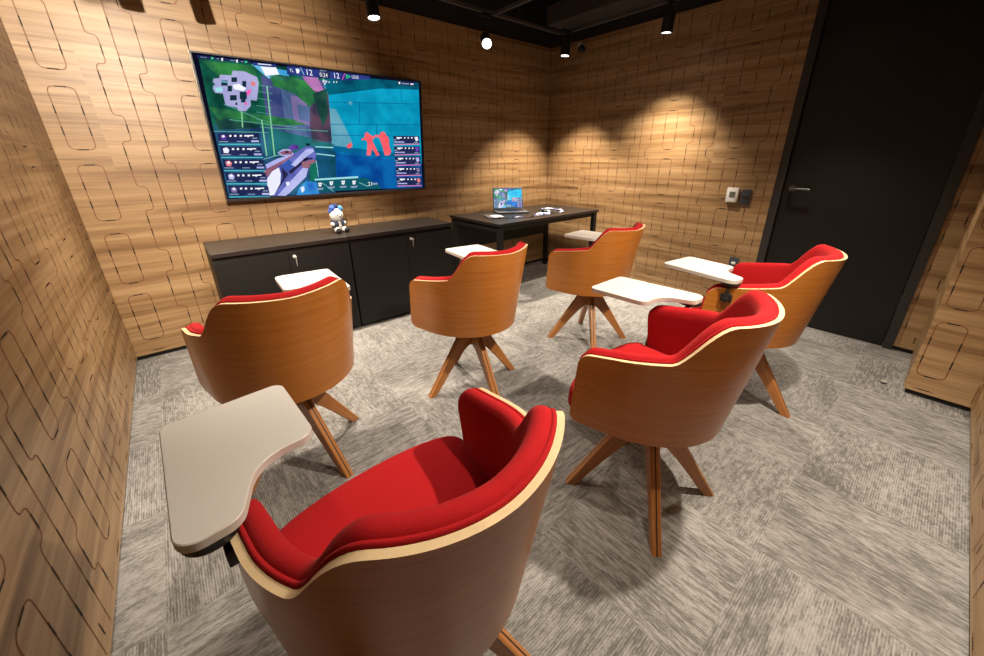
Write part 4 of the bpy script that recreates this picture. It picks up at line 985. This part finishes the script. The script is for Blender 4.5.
def build_pad(parent):
    """red upholstery lining: thin welt next to the plywood, then the thick roll"""
    bm = bmesh.new()
    prof = [(.0005, -.10), (.0005, -.02), (.0005, .0005), (.0025, .0050), (.0055, .0068), (.0085, .0052), (.0100, .0030), (.0120, .0056), (.017, .0098), (.026, .0122), (.035, .0112), (.0435, .0045), (.048, -.008), (.050, -.03), (.050, -.10)]
    rings = []; T2 = [t for t in TS if abs(t) < .997]
    ends = {}
    def ring(t, shrink=1.0, push=0.0):
        top, bot, v = heights(t); out = []; low = .47
        q = [(a, top+b) for a, b in prof if b > -.09]
        # walls run down to the seat; ease with extra rows
        left = [(prof[0][0], low+(top-.03-low)*k/4) for k in range(5)]; right = [(.050-.004*math.sin(PI*k/5), top-.04+(low-(top-.04))*k/4) for k in range(1, 5)]
        q = left+q[1:]+right
        c = Vector((.026, 0)); 
        for a, z in q:
            if shrink < 1: a = .0005+(a-.0005)*shrink+ (1-shrink)*.008; z = low+(z-low)*(1-(1-shrink)*.05)
            p, nn = frame(t, max(z, bot)); p = Vector((p.x, p.y, z)) if z < bot else p
            p = p+nn*(TH+a)
            if push: p = p+Vector((0, push, 0))
            if abs(t) > .85: p = p-Vector((0, max(0, top-z)*.22*(abs(t)-.85)/.15, 0))
            out.append(bm.verts.new(p))
        return out
    tA, tB = T2[0], T2[-1]
    seq = [(tA, .35, .006), (tA, .72, .005), (tA, .92, .003)]+[(t, 1, 0) for t in T2]+[(tB, .92, .003), (tB, .72, .005), (tB, .35, .006)]
    for t, s_, p_ in seq: rings.append(ring(t, s_, p_))
    m = len(rings[0])
    for a, b_ in zip(rings, rings[1:]):
        for k in range(m-1): bm.faces.new((a[k], b_[k], b_[k+1], a[k+1]))
        bm.faces.new((a[m-1], b_[m-1], b_[0], a[0]))
    bm.faces.new(rings[0]); bm.faces.new(rings[-1][::-1])
    bmesh.ops.triangulate(bm, faces=[f for f in bm.faces if len(f.verts) > 4])
    return link('upholstery', bm, M['red'], parent, angle=60)

def build_seat(parent):
    bm = bmesh.new(); ts = [-.97+1.94*i/40 for i in range(41)]
    def outline(inset, z):
        pts = []
        for t in ts:
            p, nn = frame(t, max(z, .42)); q = p+nn*(TH+.030+inset); pts.append((q.x, q.y))
        x1, y1 = pts[-1]; x0 = pts[0][0]; n = 30                       # bowed front edge
        for k in range(1, n):
            a = PI*k/n; cx = (x0+x1)/2; rx = (x1-x0)/2+.030*math.sin(a)**.4
            pts.append((cx+rx*math.cos(a), y1+(.105-inset)*math.sin(a)**.80))
        return pts
    lv = [(.02, .421), (.010, .423), (.003, .432), (0, .450), (0, .480), (.004, .494), (.014, .504), (.026, .509)]
    rings = [[bm.verts.new((x, y, z)) for x, y in outline(d, z)] for d, z in lv]; n = len(rings[0])
    for s_, z in ((.86, .512), (.68, .5145), (.45, .516), (.2, .5165)):
        rings.append([bm.verts.new((v.co.x*s_, -.04+(v.co.y+.04)*s_, z)) for v in rings[7]])
    for a, b_ in zip(rings, rings[1:]):
        for i in range(n): bm.faces.new((a[i], a[(i+1) % n], b_[(i+1) % n], b_[i]))
    bm.faces.new(rings[0][::-1]); bm.faces.new(rings[-1])
    bmesh.ops.triangulate(bm, faces=[f for f in bm.faces if len(f.verts) > 4])
    return link('seat_cushion', bm, M['red'], parent, angle=60)

def build_base(parent):
    bm = bmesh.new(); cyl(bm, (0, -.02, .400), (0, -.02, .4175), .185, n=40); cyl(bm, (-.012, -.012, .385), (-.012, -.012, .4), .08, n=24); link('swivel_plate', bm, M['steel'], parent)
    bm = bmesh.new(); cyl(bm, (-.012, -.012, .262), (-.012, -.012, .386), .018, n=20); link('hub', bm, M['steel'], parent)

def leg_mesh():
    bm = bmesh.new(); uvl = bm.loops.layers.uv.new('UVMap')
    up = [(.014, .384), (.055, .384), (.075, .360), (.120, .285), (.182, .185), (.242, .086), (.294, 0.0)]
    lo = [(.014, .268), (.034, .262), (.062, .240), (.105, .193), (.160, .125), (.213, .052), (.2520, 0.0)]
    hw = [.017]*7
    def ring(i):
        a, b_, w = Vector((up[i][0], up[i][1])), Vector((lo[i][0], lo[i][1])), hw[i]; c = .004
        d = (a-b_).normalized()*c
        pts = [(a-d, w), (a, w-c), (a, -w+c), (a-d, -w), (b_+d, -w), (b_, -w+c), (b_, w-c), (b_+d, w)]
        return [bm.verts.new((p.x, y, p.y)) for p, y in pts]
    rings = [ring(i) for i in range(7)]
    for j, (a, b_) in enumerate(zip(rings, rings[1:])):
        for k in range(8): bm.faces.new((a[k], a[(k+1) % 8], b_[(k+1) % 8], b_[k]))
    bm.faces.new(rings[0][::-1]); bm.faces.new(rings[-1])
    for f in bm.faces:
        for l in f.loops: l[uvl].uv = (l.vert.co.z*.9-l.vert.co.x*.5, l.vert.co.y*.8+l.vert.co.x*.5+l.vert.co.z*.35)
    inl = bmesh.new(); w = .0022
    pts = [(r_, z_) for r_, z_ in up[1:]]
    prev = None
    for i, (r_, z_) in enumerate(pts):
        q0 = Vector(pts[max(0, i-1)]); q1 = Vector(pts[min(len(pts)-1, i+1)]); d = (q1-q0).normalized(); nn = Vector((-d.y, d.x))
        if nn.x < 0: nn = -nn
        o = Vector((r_, z_))+nn*.0007; n_ = Vector((r_, z_))-nn*.004
        if i == len(pts)-1: o.y = 0.0006; n_.y = .0006
        cur = [inl.verts.new((o.x, w, o.y)), inl.verts.new((o.x, -w, o.y)), inl.verts.new((n_.x, -w, n_.y)), inl.verts.new((n_.x, w, n_.y))]
        if prev:
            for k in range(4): inl.faces.new((prev[k], prev[(k+1) % 4], cur[(k+1) % 4], cur[k]))
        else: inl.faces.new(cur[::-1])
        prev = cur
    inl.faces.new(prev)
    return bm, inl

TAB = [(-.0474, -.0393, .036), (-.027, .3458, .022), (.2169, .3458, .026), (.2055, .0849, .034), (.0929, .0849, .085), (.0415, -.0393, .034)]
def build_tablet(parent, side):
    """writing tablet; side -1 on the left arm, 1 mirrored on the right arm; origin under its narrow end"""
    root = bmesh.new(); pts = fillet([((x if side < 0 else -x), y, r) for x, y, r in (TAB if side < 0 else TAB[::-1])])
    slab(root, pts, -.019, 0, .0018, 0, 1)
    o = link('writing_tablet', root, [M['tab'], M['tabedge']], parent, angle=40)
    return o

def tablet_support(parent, side, zt, piv, arm, knob_front):
    """black swivel bracket: disc under the tablet, post, clamp round the arm edge"""
    bm = bmesh.new()
    px, py = piv; ax, ay = arm
    cyl(bm, (px, py, zt-.019), (px, py, zt-.031), .042, n=28)
    cyl(bm, (px, py, zt-.030), (px, py, zt-.045), .014, n=20)
    tube(bm, [(px, py, zt-.040), (px*.6+ax*.4, py*.6+ay*.4, zt-.050), (ax, ay, zt-.066), (ax, ay, .64)], .009, 12)
    box(bm, (ax-.009, ay-.024, .632), (ax+.009, ay+.024, .668), bevel=.003)
    o = link('tablet_bracket', bm, M['bplastic'], parent)
    bm = bmesh.new(); s_ = side
    kd = Vector((0, 1, 0)) if knob_front else Vector((s_, -.1, 0)); k0 = Vector((ax, ay, .645))+kd*(.022 if knob_front else .008)
    cyl(bm, k0, k0+kd*.010, .008, n=14); cyl(bm, k0+kd*.010, k0+kd*.022, .013, .011, n=10)
    link('clamp_knob', bm, M['bplastic'], o)
    return o

chair = empty('tub_chair', (0, 0, 0))
build_shell(chair); build_pad(chair); build_seat(chair); build_base(chair)
for k in range(4):
    if k == 0:
        lbm, ibm = leg_mesh(); l0 = link('leg', lbm, M['leg'], chair, angle=35); i0 = link('leg_inlay', ibm, M['inlay'], l0, smooth=False); i0['label'] = 'thin black strip down the middle of the leg'
    else:
        l = l0.copy(); C.objects.link(l); l.parent = chair; i = i0.copy(); C.objects.link(i); i.parent = l
# x, y, facing, base turn, tablet side, tablet height, pivot (local), tablet turn
CH = [
    ('red and wood tub chair nearest the camera, its back cut by the lower picture edge', (.6492, -2.7248, 2.35), 2.5, -1, .7326, (-.3127, .0762), 2.7, 'A'),
    ('red and wood tub chair at the left, nearest the left wall, seen from behind', (.6342, -1.6580, 1.58), -26.2, 1, .7442, (.2610, .0124), -7.0, 'B'),
    ('red and wood tub chair in front of the right-hand cabinet, seen from behind', (1.5749, -1.6954, 2.77), 34.4, 1, .7397, (.2423, .0003), -11.7, 'C'),
    ('red and wood tub chair farthest back, between the desk and the right wall', (2.5786, -1.7732, -.12), 2.7, 1, .7392, (.2281, -.0577), 2.4, 'D'),
    ('red and wood tub chair in the right foreground, its dark shadow beneath it', (1.6111, -2.7683, 5.37), -7.6, 1, .7423, (.3263, .0148), -5.4, 'E'),
    ('red and wood tub chair standing in front of the black door', (2.6009, -2.7560, 7.52), 39.4, -1, .7422, (-.2729, .0569), -15.8, 'F'),
]
roots = [chair]+[copy_tree(chair) for _ in CH[1:]]
for root, (lab, (x, y, a), bt, side, zt, piv, rt, key) in zip(roots, CH):
    root.location = (x, y, 0); root.rotation_euler = (0, 0, R(a)); tag(root, lab, 'chair', 'red tub chairs with writing tablets')
    legs = [c for c in bpy.data.objects if c.parent == root and c.name.startswith('leg')]
    for k, l in enumerate(legs): l.location = (-.012, -.012, 0); l.rotation_euler = (0, 0, R(bt+45+90*k))
    tb = build_tablet(root, side); tb.location = (piv[0], piv[1], zt); tb.rotation_euler = (0, 0, R(rt))
    tablet_support(root, side, zt, piv, (side*.297, min(piv[1], .085) if key in 'AF' else .03), key != 'F')

# ---------------------------------------------------------------- world, camera, view
w = bpy.data.worlds.new('World'); SC.world = w; w.use_nodes = True
w.node_tree.nodes['Background'].inputs[0].default_value = (1, .9, .8, 1); w.node_tree.nodes['Background'].inputs[1].default_value = .006

fpx, yaw, pit, rol = 376.268, R(-40.5143), R(-21.0412), R(-.4341)
fw = Vector((math.sin(-yaw)*math.cos(pit), math.cos(yaw)*math.cos(pit), math.sin(pit)))
rt_ = fw.cross(Vector((0, 0, 1))).normalized(); up_ = rt_.cross(fw)
r2 = rt_*math.cos(rol)+up_*math.sin(rol); u2 = -rt_*math.sin(rol)+up_*math.cos(rol)
cam = bpy.data.cameras.new('camera'); co = bpy.data.objects.new('camera', cam); C.objects.link(co)
m3 = Matrix((r2, u2, -fw)).transposed(); co.matrix_world = Matrix.Translation((.40931, -3.30937, 1.27524)) @ m3.to_4x4()
cam.sensor_width = 36; cam.lens = fpx/984*36; cam.shift_x = -8.272/984; cam.shift_y = -26.026/984; cam.clip_start = .02
SC.camera = co
SC.view_settings.view_transform = 'Standard'; SC.view_settings.look = 'None'; SC.view_settings.gamma = 1; SC.view_settings.exposure = 0
SC.view_settings.use_curve_mapping = False
